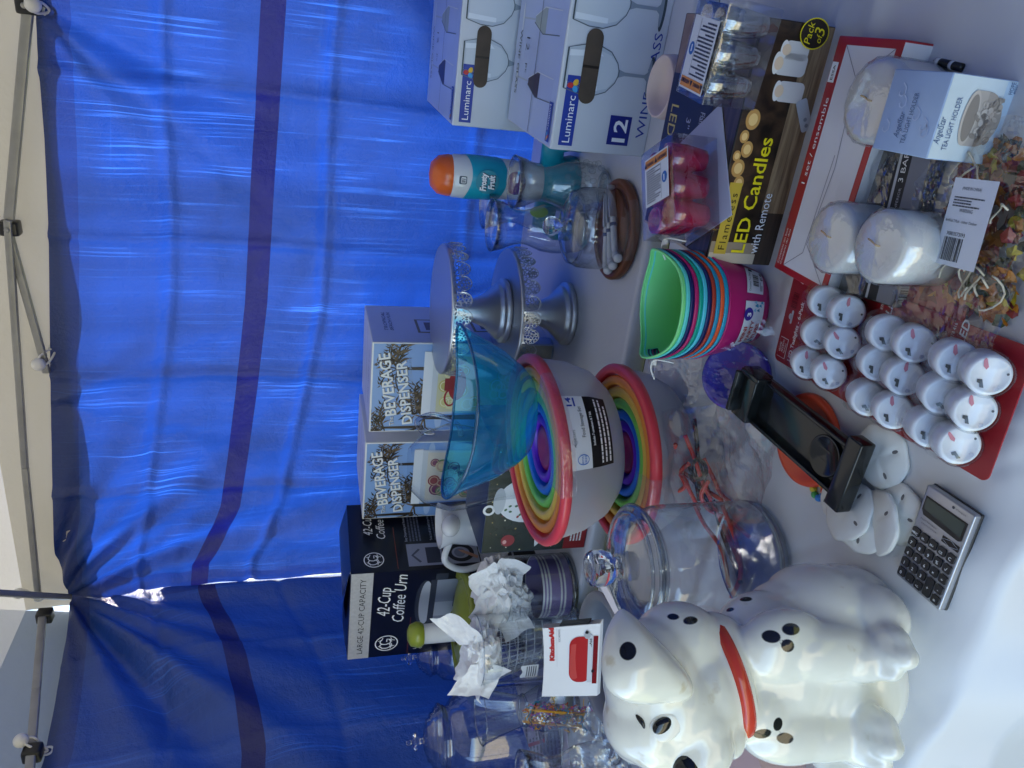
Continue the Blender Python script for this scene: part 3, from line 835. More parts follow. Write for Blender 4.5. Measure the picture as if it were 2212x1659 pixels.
mb.disc(w*.62, h-.178, .080, .022, UR[2], F, 2); mb.disc(w*.62, h-.182, .076, .016, UR[1], F, 3)
mb.rect(w*.62-.078, h-.42, w*.62+.078, h-.20, UR[0], F, 3); mb.rect(w*.62-.05, h-.42, w*.62+.0, h-.20, UR[1], F, 3.5); mb.rect(w*.62-.080, h-.205, w*.62+.080, h-.19, UR[2], F, 4)
mb.rect(w*.62-.02, h-.30, w*.62+.02, h-.25, UR[3], F, 4.2); mb.rect(w*.62+.078, h-.23, w*.62+.1, h-.2, UR[2], F, 4)
monogram(S, dp*.17, h-.055, .024)
mb.text('42-Cup', dp*.52, h-.058, .032, WINK, S, 2, width=.072, shear=.25); mb.text('Coffee Urn', dp*.46, h-.088, .031, WINK, S, 2, width=.115, shear=.25)
mb.rect(dp*.03, h-.110, dp*.62, h-.1085, ink('#7d3a30'), S, 2)
for k, (a, c) in enumerate((('#8c90a6', 0), ('#9aa0b4', 1), ('#b4b8c6', 2))):
    y1 = h-.135-.088*c; mb.rect(dp*.05, y1-.085, dp*.36, y1, ink(a), S, 2)
    if c == 0: mb.rect(dp*.08, y1-.08, dp*.30, y1-.045, ink('#303648'), S, 3); mb.line([(dp*.1, y1-.03), (dp*.2, y1-.012), (dp*.28, y1-.03)], .006, ink('#4a5064'), S, 3)
    if c == 1:
        mb.ring(dp*.2, y1-.042, .030, .033, .011, ink('#20232c'), S, 3); mb.disc(dp*.2, y1-.04, .014, .014, ink('#70768a'), S, 3)
        mb.poly([(dp*.10, y1-.080), (dp*.2, y1-.045), (dp*.24, y1-.036), (dp*.23, y1-.05), (dp*.14, y1-.084)], ink('#b88a76'), S, 4)
    if c == 2: mb.disc(dp*.2, y1-.035, .028, .036, ink('#c6cad4'), S, 3); mb.rect(dp*.09, y1-.08, dp*.33, y1-.07, ink('#20232c'), S, 3)
    
for k in range(4):
    y1 = h-.140-.062*k
    mb.text(('Easy Dispensing and Reset Light', 'Twist Lock Lid and Large Handles', 'Large 42-Cup Capacity', 'Easy to Clean and Store')[k], dp*.40, y1, .0085, ink('#9fa3b4'), S, 2, width=(.1, .1, .07, .08)[k], bold=.02)
    mb.para(dp*.40, y1-.036, dp*.92, y1-.004, 4, ink('#5d6174'), S, 2, seed=k)
mb.build('printed_box', t)
for nm, a, b_, k in (('front', Vector((-w, 0, h)), Vector((0, 0, h)), 1), ('side', Vector((0, .004, h)), Vector((0, dp, h)), 2)):
    q = MB()
    def fn(u, v, a=a, b_=b_, k=k):
        p = a.lerp(b_, .03+u*.94)
        inn = Vector((0, 1, 0)) if k == 1 else Vector((-1, 0, 0))
        lift = (.012+.010*math.sin(u*5)) if k == 1 else .018
        return p+inn*(v*(.085 if k == 2 else .075))+Vector((0, 0, lift*math.sin(v*1.2)*(.55 if k == 1 else 1)-.0*v))
    q.grid(fn, 12, 8, DK); q.build('flap', t)
q = MB(); q.grid(lambda u, v: Vector((-.02-.19*u, dp*.12+dp*.8*v, h-.004+.016*math.sin(u*3)+.003*noise.noise(Vector((u*4, v*4, 0))))), 14, 10, M('glossy_wrap', lin('#0b1030'), .12, spec=.8, bump=(25, .6))); q.build('flap', t)

# ------------------------------------------------------------------ christmas teapot box and the white jug behind it
pt = on(1262, 1183); ztop = at(1037, 1186, pt.y).z
t = thing('teapot_box', 'dark green christmas box with a white teapot picture and red base strip', 'box', pt, YAW)
w, dp, h = .25, .16, ztop-TZ
GRN = M('green_card', lin('#1c2a25'), .25, spec=.55, var=.3, vscale=14)
mb = MB(); mb.box((w/2, dp/2, h/2), (w, dp, h), M('slate_card', lin('#1d2b48'), .4), bevel=.002)
F = frame((0, 0, 0), (1, 0, 0), (0, 0, 1)); mb.rect(.002, .002, w-.002, h-.002, GRN, F, 1)
mb.rect(.002, .002, w-.002, h*.22, ink('#8c1b24'), F, 2)
mb.para(.02, h*.05, .06, h*.17, 4, WINK, F, 3)
mb.rect(.115, h*.03, w-.01, h*.20, ink('#17402e'), F, 3); mb.text('WINTERBERRY', .125, h*.08, .018, WINK, F, 4, width=.11)
rng = random.Random(5)
for k in range(90):
    a, b_ = rng.uniform(.006, w-.006), rng.uniform(h*.25, h*.95); r_ = rng.uniform(.0008, .0022)
    mb.disc(a, b_, r_, r_, ink(rng.choice(('#c9b98a', '#a08a4c', '#e4dcc0', '#5e2320'))), F, 3, n=8)
for k in range(16): mb.disc(rng.uniform(.02, .09), rng.uniform(h*.27, h*.48), .006, .006, ink('#6e1f22'), F, 3, n=10)
mb.disc(.03, h*.76, .014, .014, ink('#8e3038'), F, 4); mb.disc(.027, h*.79, .005, .004, ink('#d9a9a4'), F, 5)
PT = [ink('#dfe2e4'), ink('#b9bfc4')]
mb.disc(.125, h*.62, .052, .062, PT[0], F, 6); mb.disc(.125, h*.62+.058, .03, .012, PT[1], F, 7); mb.ring(.105, h*.97, .012, .012, .005, PT[0], F, 7)
mb.poly([(.08, h*.55), (.085, h*.68), (.05, h*.52), (.012, h*.50), (.03, h*.42)], PT[0], F, 6)
for k in range(14): mb.disc(rng.uniform(.08, .165), rng.uniform(h*.40, h*.85), .0035, .0025, ink(rng.choice(('#8e3038', '#4f7050'))), F, 8, rng.uniform(0, 3), n=8)
mb.build('printed_box', t)
pj = at(1060, 1130, 1.66); pj.z = TZ
t = thing('ceramic_jug', 'plain white ceramic jug with a looped handle, behind the christmas box', 'jug', pj, R(170))
POT = M('white_glaze', (.72, .72, .72), .12, spec=.6)
mb = MB(); mb.lathe([(0, 0), (.045, 0), (.062, .05), (.064, .11), (.048, .19), (.042, .235), (.052, .262), (.048, .262), (.036, .235)], POT, n=40); mb.build('body', t)
mb = MB(); mb.tube(smoothpath([(.04, 0, .235), (.085, 0, .245), (.11, 0, .2), (.09, 0, .13), (.06, 0, .09)]), [.008]*25, POT); mb.build('handle', t)
mb = MB(); mb.ell((-.02, .055, .245), (.022, .034, .02), POT, rot=Euler((.4, .3, 0))); mb.build('spout', t)

# ------------------------------------------------------------------ cake stands
LACE = None
def lace_mat():
    m, n, l, b = newmat('pierced_steel'); out = n['Material Output']
    b.inputs['Base Color'].default_value = (.5, .51, .54, 1); b.inputs['Metallic'].default_value = 1; b.inputs['Roughness'].default_value = .28
    uv = n.new('ShaderNodeUVMap'); tc = n.new('ShaderNodeTexCoord')
    v = n.new('ShaderNodeTexVoronoi'); v.feature = 'DISTANCE_TO_EDGE'; v.inputs['Scale'].default_value = 165
    l.new(tc.outputs['Object'], v.inputs['Vector'])
    c = n.new('ShaderNodeMath'); c.operation = 'LESS_THAN'; c.inputs[1].default_value = .13; l.new(v.outputs['Distance'], c.inputs[0])
    tr = n.new('ShaderNodeBsdfTransparent'); mx = n.new('ShaderNodeMixShader')
    l.new(c.outputs[0], mx.inputs[0]); l.new(tr.outputs[0], mx.inputs[1]); l.new(b.outputs[0], mx.inputs[2]); l.new(mx.outputs[0], out.inputs['Surface'])
    return m
LACE = lace_mat()
def cake_stand(loc, h, label):
    t = thing('cake_stand', label, 'cake stand', loc, YAW, 'silver cake stands stacked on each other')
    Rp = .134
    mb = MB(); mb.lathe([(0, 0), (.066, 0), (.0685, .002), (.0685, .011), (.066, .013), (.061, .014), (.059, .017), (.060, .02), (.054, .025), (.036, .045), (.023, .075), (.018, .1), (.0165, h-.012), (.03, h-.008), (0, h-.008)], STEEL, n=64); mb.build('pedestal', t)
    mb = MB(); mb.lathe([(0, h-.008), (Rp-.004, h-.008), (Rp, h-.006), (Rp+.001, h), (Rp-.001, h+.002), (Rp-.006, h+.001), (0, h+.0005)], M('plate_steel', (.55, .56, .60), .42, metal=1, bump=(40, .03)), n=96); mb.build('plate', t)
    n = 26; mb = MB()
    def fn(u, v):
        a = 2*math.pi*u; k = (u*n) % 1
        dep = .012+.022*math.sqrt(max(0, 1-(2*k-1)**2))
        r_ = Rp+.001+.003*v
        return Vector((r_*math.cos(a), r_*math.sin(a), h-.003-dep*v))
    mb.grid(fn, n*14, 5, LACE); mb.build('lace_skirt', t)
    mb = MB()
    for i in range(1):
        pts = []
        for j in range(n*12):
            u = j/(n*12); k = (u*n) % 1; a = 2*math.pi*u
            dep = .012+.022*math.sqrt(max(0, 1-(2*k-1)**2)); r_ = Rp+.004
            pts.append((r_*math.cos(a), r_*math.sin(a), h-.003-dep))
        mb.tube(pts, .0009, STEEL, closed=True, n=5)
    mb.build('scalloped_wire', t)
ps = on(1226, 678)
h1 = .142
cake_stand(ps, h1, 'lower silver cake stand with pierced scalloped rim, standing on the white table')
cake_stand(Vector((ps.x+.002, ps.y-.004, TZ+h1+.0012)), .138, 'upper silver cake stand, standing on the plate of the one below')

# ------------------------------------------------------------------ fruit dessert maker
pf = at(1200, 396, 1.50); pf.z = TZ
t = thing('dessert_maker', 'white and teal frozen dessert maker with an orange dome on top', 'appliance', pf, YAW)
WP, TEAL = M('white_gloss', (.70, .70, .70), .22, spec=.6), M('teal_plastic', lin('#16a0b8'), .3)
mb = MB(); mb.lathe([(.036, .04), (.040, .10), (.042, .16), (.044, .235), (.043, .262), (.040, .268), (0, .268)], WP, n=40); mb.build('body', t)
mb = MB(); mb.lathe([(.0405, .262), (.042, .272), (.038, .292), (.024, .306), (0, .310)], M('orange_gloss', lin('#e0672a'), .25), n=40); mb.build('dome', t)
mb = MB()
mb.lathe([(.0428, .160), (.0436, .166), (.0450, .228), (.0446, .234)], TEAL, n=40, wob=lambda a, r, z: (r, z+.006*math.sin(a*2+1)))
mb.build('label_band', t)
A0 = Vector((0, -1, 0))
Tl = frame((0, -.0462, .197), (1, 0, 0), (0, 0, 1)); mb = MB()
mb.disc(0, 0, .024, .024, ink('#2f8fa0'), Tl, 1)
for c, o_, l_ in ((NAVYI, .0012, 3), (WINK, 0, 5)):
    mb.text('Frosty', o_, .003-o_, .017, c, Tl, l_, al='c', width=.036, shear=.1, bold=.05 if c is WINK else .08); mb.text('Fruit', o_, -.014-o_, .017, c, Tl, l_, al='c', width=.028, shear=.1, bold=.05 if c is WINK else .08)
Tq = frame((0, -.0446, .247), (1, 0, 0), (0, 0, 1)); mb.rrect(-.008, -.008, .008, .008, .003, ink('#4b5a6a'), Tq, 1); mb.rrect(-.006, -.006, .006, .004, .002, WINK, Tq, 2); mb.bars(-.005, -.005, .005, .003, NAVYI, Tq, 3, n=4)
mb.build('printed_sticker', t)
mb = MB(); mb.ell((0, -.036, .135), (.024, .012, .022), M('purple_gloss', lin('#5b1a6a'), .25)); mb.build('button', t)
mb = MB(); mb.lathe([(0, 0), (.058, 0), (.060, .010), (.050, .055), (.040, .075), (.036, .07)], TEAL, n=40)
for a in (20, 160):
    mb.tube([(.03*math.cos(R(a)), .02*math.sin(R(a)), .05), (.085*math.cos(R(a)), -.02, .06), (.10*math.cos(R(a)), -.02, .03), (.10*math.cos(R(a)), -.02, 0)], [.026, .026, .024, .024], TEAL, n=12)
mb.build('base', t)
mb = MB(); mb.ell((-.05, -.062, .085), (.012, .006, .02), M('lime_gloss', lin('#9ac63a'), .3)); mb.build('lever', t)

# ------------------------------------------------------------------ hurricane glasses and cloche
def hurricane(loc, s, label, mat=None, bumpy=False, name='hurricane_glass', rs=1):
    t = None; mb = MB()
    P = [(.030, 0), (.034, .003), (.040, .012), (.044, .04), (.045, .062), (.042, .085), (.033, .108), (.030, .122), (.033, .138), (.042, .158), (.047, .178), (.0465, .179), (.041, .159)]
    P = [(r*s*rs, z*s) for r, z in P]
    mb.lathe([(0, .003*s)]+P, mat or GLASS, n=48)
    mb.tube([(.0468*s*rs*math.cos(2*math.pi*i/48), .0468*s*rs*math.sin(2*math.pi*i/48), .179*s) for i in range(48)], .0013, THICKRIM, closed=True, n=6)
    mb.tube([(.030*s*rs*math.cos(2*math.pi*i/40), .030*s*rs*math.sin(2*math.pi*i/40), .004*s) for i in range(40)], .003, THICKRIM, closed=True, n=6)
    if bumpy:
        for k in range(3):
            for j in range(14):
                a = 2*math.pi*(j+.5*(k % 2))/14; r_ = .0445*s*rs
                mb.ell((r_*math.cos(a), r_*math.sin(a), (.022+.02*k)*s), (.0058, .0058, .0065), GLASS2, n=12)
    o = mb.build(name, None, loc); return tag(o, label, 'vase', 'clear glass hurricane vases')
THICKRIM = clear('rim_glass', tint=(.85, .9, .95), edge=(.3, .38, .48), base=.12, power=1.6, amp=.6)
ph = on(1308, 408); hurricane(ph, 1.02, 'clear hurricane vase with a knobbly lower half, in front of the dessert maker', bumpy=True)
hurricane(on(1262, 498), 1.10, 'clear hurricane vase just behind the knob of the glass dome')
hurricane(on(1228, 455), 1.05, 'clear hurricane vase half hidden behind two others, beside the teal base')
pk = on(1341, 497)
t = thing('cheese_dome', 'clear glass cheese dome on a round wooden board', 'cheese dome', pk, YAW)
WOOD = M('brown_wood', lin('#7d4a2c'), .4, var=.35, vscale=24, bump=(60, .15))
mb = MB(); mb.lathe([(0, 0), (.083, 0), (.089, .004), (.090, .014), (.086, .018), (.080, .0185), (.079, .015), (.073, .015), (.072, .0175), (0, .0175)], WOOD, n=72); mb.build('board', t)
mb = MB(); mb.lathe([(.070, .016), (.0722, .017), (.0722, .06), (.070, .082), (.060, .098), (.040, .107), (.012, .110)], GLASS, n=64)
mb.lathe([(.0715, .016), (.073, .0175), (.0715, .019)], THICKRIM, n=64)
mb.lathe([(.064, .090), (.0655, .093), (.064, .096)], THICKRIM, n=48); mb.build('dome', t)
mb = MB(); mb.lathe([(.010, .108), (.008, .115), (.013, .121), (.0175, .130), (.0165, .140), (.009, .146), (0, .147)], THICK, n=32); mb.build('knob', t)
mb = MB(); film_sheet(mb, (.02, -.088, .012), (.05, .01, 0), (0, .0, .028), (0, -1, 0), .003, 3, 14, 10, 10); mb.build('tape', t)
for k, (dx, dy, dz) in enumerate(((-.018, -.030, .026), (-.026, -.012, .026), (-.030, .006, .026))):
    t2 = thing('cheese_knife', ('nearest white handled cheese knife under the glass dome', 'middle white handled cheese knife under the glass dome', 'farthest white handled cheese knife under the glass dome')[k], 'knife', pk+Vector((dx, dy, .0175+.009)), R(8-6*k), 'white handled cheese knives under the glass dome')
    q = MB(); q.tube(smoothpath([(.035, 0, 0), (.01, 0, 0), (-.02, 0, .0), (-.036, -.002, -.001), (-.043, -.008, -.001)]), [.0055]*8+[.006]*8+[.0075]*9, POT, n=12); q.ell((-.043, -.009, -.001), (.0085, .0085, .0085), POT); q.build('handle', t2)
    q = MB(); q.box((.065, 0, 0), (.06, .003, .014), STEEL, bevel=.001); q.build('blade', t2)
    q = MB(); q.tube([(.018, 0, 0), (.024, 0, 0)], .0063, M('blue_grey', lin('#4a5a80'), .4), n=12); q.build('ferrule', t2)
mb = MB(); pcup = on(1190, 755); mb.lathe([(0, .004), (.026, .002), (.028, .006), (.031, .07), (.0305, .07)], clear('blue_clear', tint=(.86, .93, 1), edge=(.3, .45, .75), base=.05), n=32)
mb.lathe([(.030, .069), (.032, .0705), (.030, .072)], THICKRIM, n=32)
tag(mb.build('tumbler', None, pcup), 'small clear tumbler half hidden behind the lower cake stand', 'tumbler')
# ------------------------------------------------------------------ salad spinner
OLV = M('olive_plastic', lin('#8f9a35'), .28, var=.1)
p = at(1000, 1362, 1.70); hz = p.z-TZ; p.z = TZ
t = thing('salad_spinner', 'clear salad spinner with an olive lid and a tall white plunger', 'salad spinner', p, YAW)
rS = .137
mb = MB(); mb.lathe([(0, .003), (.08, .003), (.10, .015), (.125, hz*.6), (rS-.006, hz-.006)], PLAST, n=64); mb.build('bowl', t)
BW = M('white_plastic_grid', (.68, .68, .70), .4)
mb = MB()
for k in range(8):
    z = .03+k*(hz-.05)/7; r_ = .088+.034*min(1, k/6)
    mb.tube([(r_*math.cos(2*math.pi*i/60), r_*math.sin(2*math.pi*i/60), z) for i in range(60)], .0016, BW, closed=True, n=5)
for i in range(44):
    a = 2*math.pi*i/44; mb.tube([((.088+.034*min(1, k/6))*math.cos(a), (.088+.034*min(1, k/6))*math.sin(a), .03+k*(hz-.05)/7) for k in range(8)], .0012, BW, n=5)
mb.build('basket', t)
mb = MB(); mb.lathe([(.03, hz+.018), (.06, hz+.016), (.10, hz+.004), (.118, hz-.002), (.126, hz+.006), (rS, hz+.006), (rS+.002, hz-.004), (rS-.002, hz-.014), (rS-.01, hz-.012)], OLV, n=72); mb.build('lid', t)
mb = MB(); mb.lathe([(0, hz+.014), (.118, hz-.0015)], PLAST, n=48); mb.build('lid_window', t)
ztp = at(915, 1362, 1.68).z-TZ
mb = MB(); mb.lathe([(.023, hz+.01), (.0225, ztp), (0, ztp)], WP, n=36); mb.build('plunger', t)
mb = MB(); mb.lathe([(.0235, ztp-.002), (.028, ztp+.004), (.029, ztp+.014), (.024, ztp+.028), (.012, ztp+.034), (0, ztp+.035)], OLV, n=36); mb.build('knob', t)

# ------------------------------------------------------------------ glass vases stuffed with white tissue
TISS = M('tissue_paper', (.86, .86, .87), .75, spec=.15)
def tissue(mb, c, r, seed, amp=.35, sub=5, T=None):
    bm = bmesh.new(); bmesh.ops.create_icosphere(bm, subdivisions=sub, radius=1)
    for v in bm.verts:
        d = v.co.normalized(); q = d*1.7+Vector((seed, seed*.7, 0))
        h = (ridged(q, 1.1, 3)-1.0)*amp*.8+.25*noise.noise(q*2.3)
        dd = noise.noise_vector(q*2.6)*.16
        v.co = Vector((d.x*r[0], d.y*r[1], d.z*r[2]))*(1+h) + Vector((dd.x*r[0], dd.y*r[1], dd.z*r[2])) + Vector(c)
    mb.bm(bm, TISS, T, smooth=False)
def paper_sheet(mb, c, ax, ay, n_, amp, seed, mat=None, nu=30, nv=26, curl=0):
    c, ax, ay, n_ = map(Vector, (c, ax, ay, n_))
    def fn(u, v):
        a, b_ = 2*u-1, 2*v-1; k = 1+.22*noise.noise(Vector((a*1.4, b_*1.4, seed)))
        p = c+ax*a*k+ay*b_*k
        return p+n_*(amp*(ridged(p*1.0, 16, 4)-.8)+curl*(a*a+.5*b_*b_)+amp*2*noise.noise(p*14+Vector((seed, 0, 0))))
    mb.grid(fn, nu, nv, mat or TISS, smooth=False)
def cyl_vase(mb, r, h, mat=None, flare=0):
    mb.lathe([(0, .006), (r-.003, .006), (r-.001, .012), (r, .03), (r, h*.7), (r+flare, h)], mat or GLASS, n=56)
    mb.lathe([(0, 0), (r-.004, 0), (r, .004), (r, .014), (r-.004, .012), (0, .010)], THICKRIM, n=56)
    mb.tube([((r+flare)*math.cos(2*math.pi*i/56), (r+flare)*math.sin(2*math.pi*i/56), h) for i in range(56)], .0012, THICKRIM, closed=True, n=6)
p = on(1228, 1262); dps = (p-CAM).dot(_f)
hv = at(1085, 1262, p.y).z-TZ; rv = px(68, p)
mb = MB(); cyl_vase(mb, rv, hv)
tag(mb.build('glass_vase', None, p), 'clear cylinder vase with a puff of tissue, lined with lavender striped paper', 'vase')
mb = MB()
tissue(mb, (.0, -.008, hv+.012), (.066, .055, .046), 3.1)
tissue(mb, (-.02, -.02, hv-.02), (.040, .036, .034), 8.3)
for k, (dx, dz, an) in enumerate(((.030, .045, .5), (-.03, .040, -.6), (.045, .0, 1.2), (-.052, -.01, -1.2))):
    paper_sheet(mb, (dx, -.035, hv+dz), (.034*math.cos(an), .0, .034*math.sin(an)), (-.03*math.sin(an), .012, .03*math.cos(an)), (0, -1, 0), .008, k*3.3, curl=.012)
tag(mb.build('tissue_paper', None, p), 'big white crumpled tissue puff on the vase with lavender stripes', 'tissue paper')
mb = MB(); LAV = M('lavender_paper', lin('#8a78b0'), .6, var=.2, vscale=20)
mb.lathe([(rv-.004, .014), (rv-.004, hv*.52)], LAV, n=40)
for z in (.028, .036, hv*.40, hv*.45, hv*.50): mb.lathe([(rv-.0033, z), (rv-.0033, z+.004)], TISS, n=40)
tag(mb.build('striped_paper', None, p), 'lavender paper with white stripes rolled inside the clear vase', 'paper')

p = at(1200, 1388, 1.46); p.z = TZ
rv = .069; hv = at(1030, 1388, 1.46).z-TZ
mb = MB(); cyl_vase(mb, rv, hv)
LB = frame((-.028, -rv*.94, hv*.58), Vector((.93, -.34, 0)), (0, 0, 1))
tag(mb.build('glass_vase', None, p), 'clear cylinder vase with folded tissue and a torn price sticker, behind the booklet', 'vase')
mb = MB()
for k in range(1):
    Q = rv+.0008
    def fn(u, v): a = R(-128+26*u); return Vector((Q*math.cos(a), Q*math.sin(a), hv*.50+.034*v+.002*math.sin(u*9)*v))
    mb.grid(fn, 10, 4, WHITEC)
    for r_ in range(5):
        def f2(u, v, r_=r_): a = R(-126+22*u); return Vector(((Q+.0004)*math.cos(a), (Q+.0004)*math.sin(a), hv*.50+.004+.0045*r_+.0022*v))
        mb.grid(f2, 8, 1, ink('#60626a'))
tag(mb.build('price_sticker', None, p), 'torn white price sticker stuck on the tissue filled vase', 'sticker')
mb = MB()
tissue(mb, (0, .0, hv-.012), (.058, .056, .030), 5.2)
paper_sheet(mb, (-.02, -.01, hv+.014), (.06, -.01, -.01), (.01, .045, .012), (0, 0, 1), .010, 1.7, curl=-.01)
paper_sheet(mb, (.05, .0, hv+.040), (.030, 0, .030), (-.012, .025, .02), (0, -1, .2), .008, 6.1, curl=.01)
paper_sheet(mb, (-.045, -.03, hv-.0), (.03, -.01, -.02), (.0, .02, .035), (0, -1, .3), .008, 9.2, curl=.01)
tag(mb.build('tissue_paper', None, p), 'folded white tissue sticking out of the vase with the torn sticker', 'tissue paper')

# ------------------------------------------------------------------ lidded apothecary jars
def apothecary(loc, r, h, label, hl):
    t = thing('apothecary_jar', label, 'jar', loc, 0, 'clear lidded apothecary jars')
    mb = MB(); mb.lathe([(0, .008), (r*.8, .006), (r*.95, .012), (r, .03), (r, h*.80), (r*.93, h*.90), (r*.74, h*.955), (r*.70, h*.97), (r*.72, h)], GLASS, n=64)
    mb.lathe([(0, 0), (r*.86, 0), (r*.95, .006), (r*.93, .016), (r*.7, .012), (0, .010)], THICKRIM, n=56)
    mb.lathe([(r*.70, h*.985), (r*.745, h), (r*.70, h+.004)], THICKRIM, n=56); mb.build('body', t)
    mb = MB(); L = [(r*.66, h*.97), (r*.66, h+.003), (r*.78, h+.006), (r*.79, h+.011), (r*.70, h+.014), (r*.705, h+.018), (r*.60, h+.022), (r*.60, h+.027), (r*.48, h+.031), (r*.47, h+.036), (r*.3, h+.041), (r*.10, h+.045)]
    mb.lathe(L, clear('ringed_glass', base=.09, power=2.2, amp=.75, edge=(.38, .46, .56)), n=56); mb.build('lid', t)
    mb = MB(); z = h+.044; mb.lathe([(.006, z), (.005, z+.008), (.011, z+.012), (.018, z+.017), (.017, z+.021), (.008, z+.025), (.004, z+.028), (.006, z+.033), (.004, z+.038), (0, z+.0385)], THICK, n=28); mb.build('finial', t)
    return t
p = at(1150, 1570, 1.62); p.z = TZ; hj = at(958, 1570, 1.62).z-TZ
apothecary(p, .094, hj, 'large apothecary jar with a ringed lid, at the left edge of the stall', 0)
p = at(1100, 1400, 1.92); p.z = TZ; hj = at(935, 1400, 1.92).z-TZ
apothecary(p, .066, hj, 'apothecary jar standing far back between the urn carton and the tarp', 0)

# ------------------------------------------------------------------ flared and plain glasses on the left
p = at(1220, 1524, 1.47); p.z = TZ; s_ = (at(1038, 1524, 1.47).z-TZ)
mb = MB(); r0 = .056
mb.lathe([(0, .006), (.034, .004), (.038, .012), (.046, .05), (.045, .085), (.030, s_*.55), (.031, s_*.62), (.042, s_*.8), (r0, s_)], GLASS, n=56)
mb.tube([(r0*math.cos(2*math.pi*i/56), r0*math.sin(2*math.pi*i/56), s_) for i in range(56)], .0014, THICKRIM, closed=True, n=6)
mb.tube([(.031*math.cos(2*math.pi*i/40), .031*math.sin(2*math.pi*i/40), s_*.56) for i in range(40)], .003, THICKRIM, closed=True, n=6)
tag(mb.build('flared_vase', None, p), 'tall clear vase with a wide flared mouth, behind the bright paper shreds', 'vase')
p = on(1350, 1655); s_ = at(1130, 1655, p.y).z-TZ
hurricane(p, s_/.179, 'clear hurricane vase at the very left edge, over the printed sheet')
p = on(1335, 1590); s_ = at(1195, 1590, p.y).z-TZ
mb = MB(); cyl_vase(mb, .047, s_); tag(mb.build('drinking_glass', None, p), 'wide clear drinking glass below the paper shreds', 'glass')
p = on(1330, 1548); 
mb = MB(); mb.lathe([(0, .002), (.02, .004), (.042, .025), (.046, .05), (.036, .082), (.025, .09), (.028, .096)], GLASS2, n=40); mb.lathe([(.024, .09), (.029, .096), (.026, .098)], THICKRIM, n=36)
p2 = at(1330, 1548, 1.14); p2.z = TZ
tag(mb.build('fish_bowl', None, p2), 'small round glass bowl tucked behind the dog head', 'bowl')
mb = MB(); film_sheet(mb, (p2.x-.03, p2.y-.03, TZ+.085), (.05, .01, .0), (.0, .02, .05), (0, -1, .3), .012, 4, scale=18)
tag(mb.build('clear_wrap', None), 'crumpled clear wrap lying over the small round glass bowl', 'wrap')
# packet of paper shreds
pa, pb = at(1262, 1548, 1.30), at(1140, 1540, 1.36)
t = thing('shred_packet', 'narrow clear packet of orange, pink and blue paper shreds', 'packet', pa, YAW)
d = pb-pa; d = Matrix.Rotation(-YAW, 3, 'Z') @ d
ux = Vector((1, 0, 0)); L = d.length; dn = d.normalized(); nn = ux.cross(dn).normalized()
mb = MB(); rng = random.Random(8)
SH = [M('shred_'+c.strip('#'), c, .5) for c in ('#e0a02c', '#c45aa8', '#e8b040', '#8a4ab0', '#2f9fc8', '#d06a3a')]
for k in range(230):
    a, b_ = rng.uniform(-.026, .026), rng.uniform(.0, 1.0)
    c = ux*a+d*b_+nn*rng.uniform(-.008, .012); pts = [c]
    for q in range(4): c = c+Vector((rng.uniform(-.007, .007), rng.uniform(-.005, .005), rng.uniform(-.007, .007))); pts.append(c)
    mb.tube(pts, .0011, rng.choice(SH), n=4)
for a in (-.012, .02): mb.tube(smoothpath([ux*a+nn*.013, ux*(a+.002)+d*.5+nn*.014, ux*(a-.003)+d*1.05+nn*.008]), .0024, SH[0], n=5)
mb.build('paper_shreds', t)
mb = MB(); mb.grid(lambda u, v: ux*(-.031+.062*u)+d*(-.04+1.1*v)+nn*(.018*math.sin(math.pi*u)+.003*ridged((u*2, v*4, 1), 3)), 14, 26, FILM, smooth=False); mb.build('clear_bag', t)
mb = MB(); mb.tube([ux*-.032+d*.88+nn*.004, ux*.0+d*.9+nn*.02, ux*.032+d*.88+nn*.004], .0016, BLK); mb.build('band', t)
# ice cream bowl and booklet
p = at(1310, 1418, 1.10); zb = at(1300, 1418, 1.10).z-TZ; p.z = TZ
GREYP = M('grey_plastic', lin('#8b8d94'), .35)
mb = MB(); mb.lathe([(0, 0), (.065, 0), (.08, .01), (.094, zb-.006), (.101, zb-.004), (.103, zb), (.099, zb+.004), (.088, zb+.002), (.082, zb-.02), (.07, .016), (0, .014)], GREYP, n=72)
tag(mb.build('mixer_bowl', None, p), 'grey plastic bowl holding the booklet, behind the dog head', 'bowl')
a, b_, c, dd = at(1290, 1503, 1.065), at(1297, 1347, 1.02), at(1174, 1354, 1.10), at(1167, 1510, 1.145)
t = thing('booklet', 'white booklet with a red mixer picture leaning in the grey bowl', 'booklet', (a+b_)/2, 0)
X_ = (b_-a); Yv = ((dd-a)+(c-b_))/2; o_ = a-(a+b_)/2
T = frame(o_, X_, Yv); bw, bh = X_.length, Yv.dot(T.col[1].to_3d())
PAGE = M('white_page', (.78, .78, .79), .3, spec=.5)
mb = MB()
def page(u, v, off=0, ex=0): return Vector((bw*(u*(1+ex)-ex), bh*(v*(1+ex)), off-.016*math.sin(math.pi*u*.9+.2)*v*.5))
mb.grid(lambda u, v: page(u, v), 16, 10, PAGE, T); mb.build('cover', t)
mb = MB()
for k in range(1, 7): mb.grid(lambda u, v, k=k: page(u, v, -.0022*k, .006*k), 10, 8, M('page_grey', (.62, .62, .66), .5), T)
mb.box((bw*1.0+.002, bh*.45, -.008), (.003, bh*.5, .012), BLK, T); mb.build('pages', t)
mb = MB()
class Curl:
    pass
def curlz(x, y): return -.016*math.sin(math.pi*(x/bw)*.9+.2)*(y/bh)*.5+.0006
q = MB(); I4 = Matrix.Identity(4)
RED, DRED = ink('#b02a26', .25), ink('#7a1512', .25)
q.text('KitchenAid', bw*.50, bh*.80, bh*.115, ink('#b8302c'), I4, 1, width=bw*.50, bold=.07)
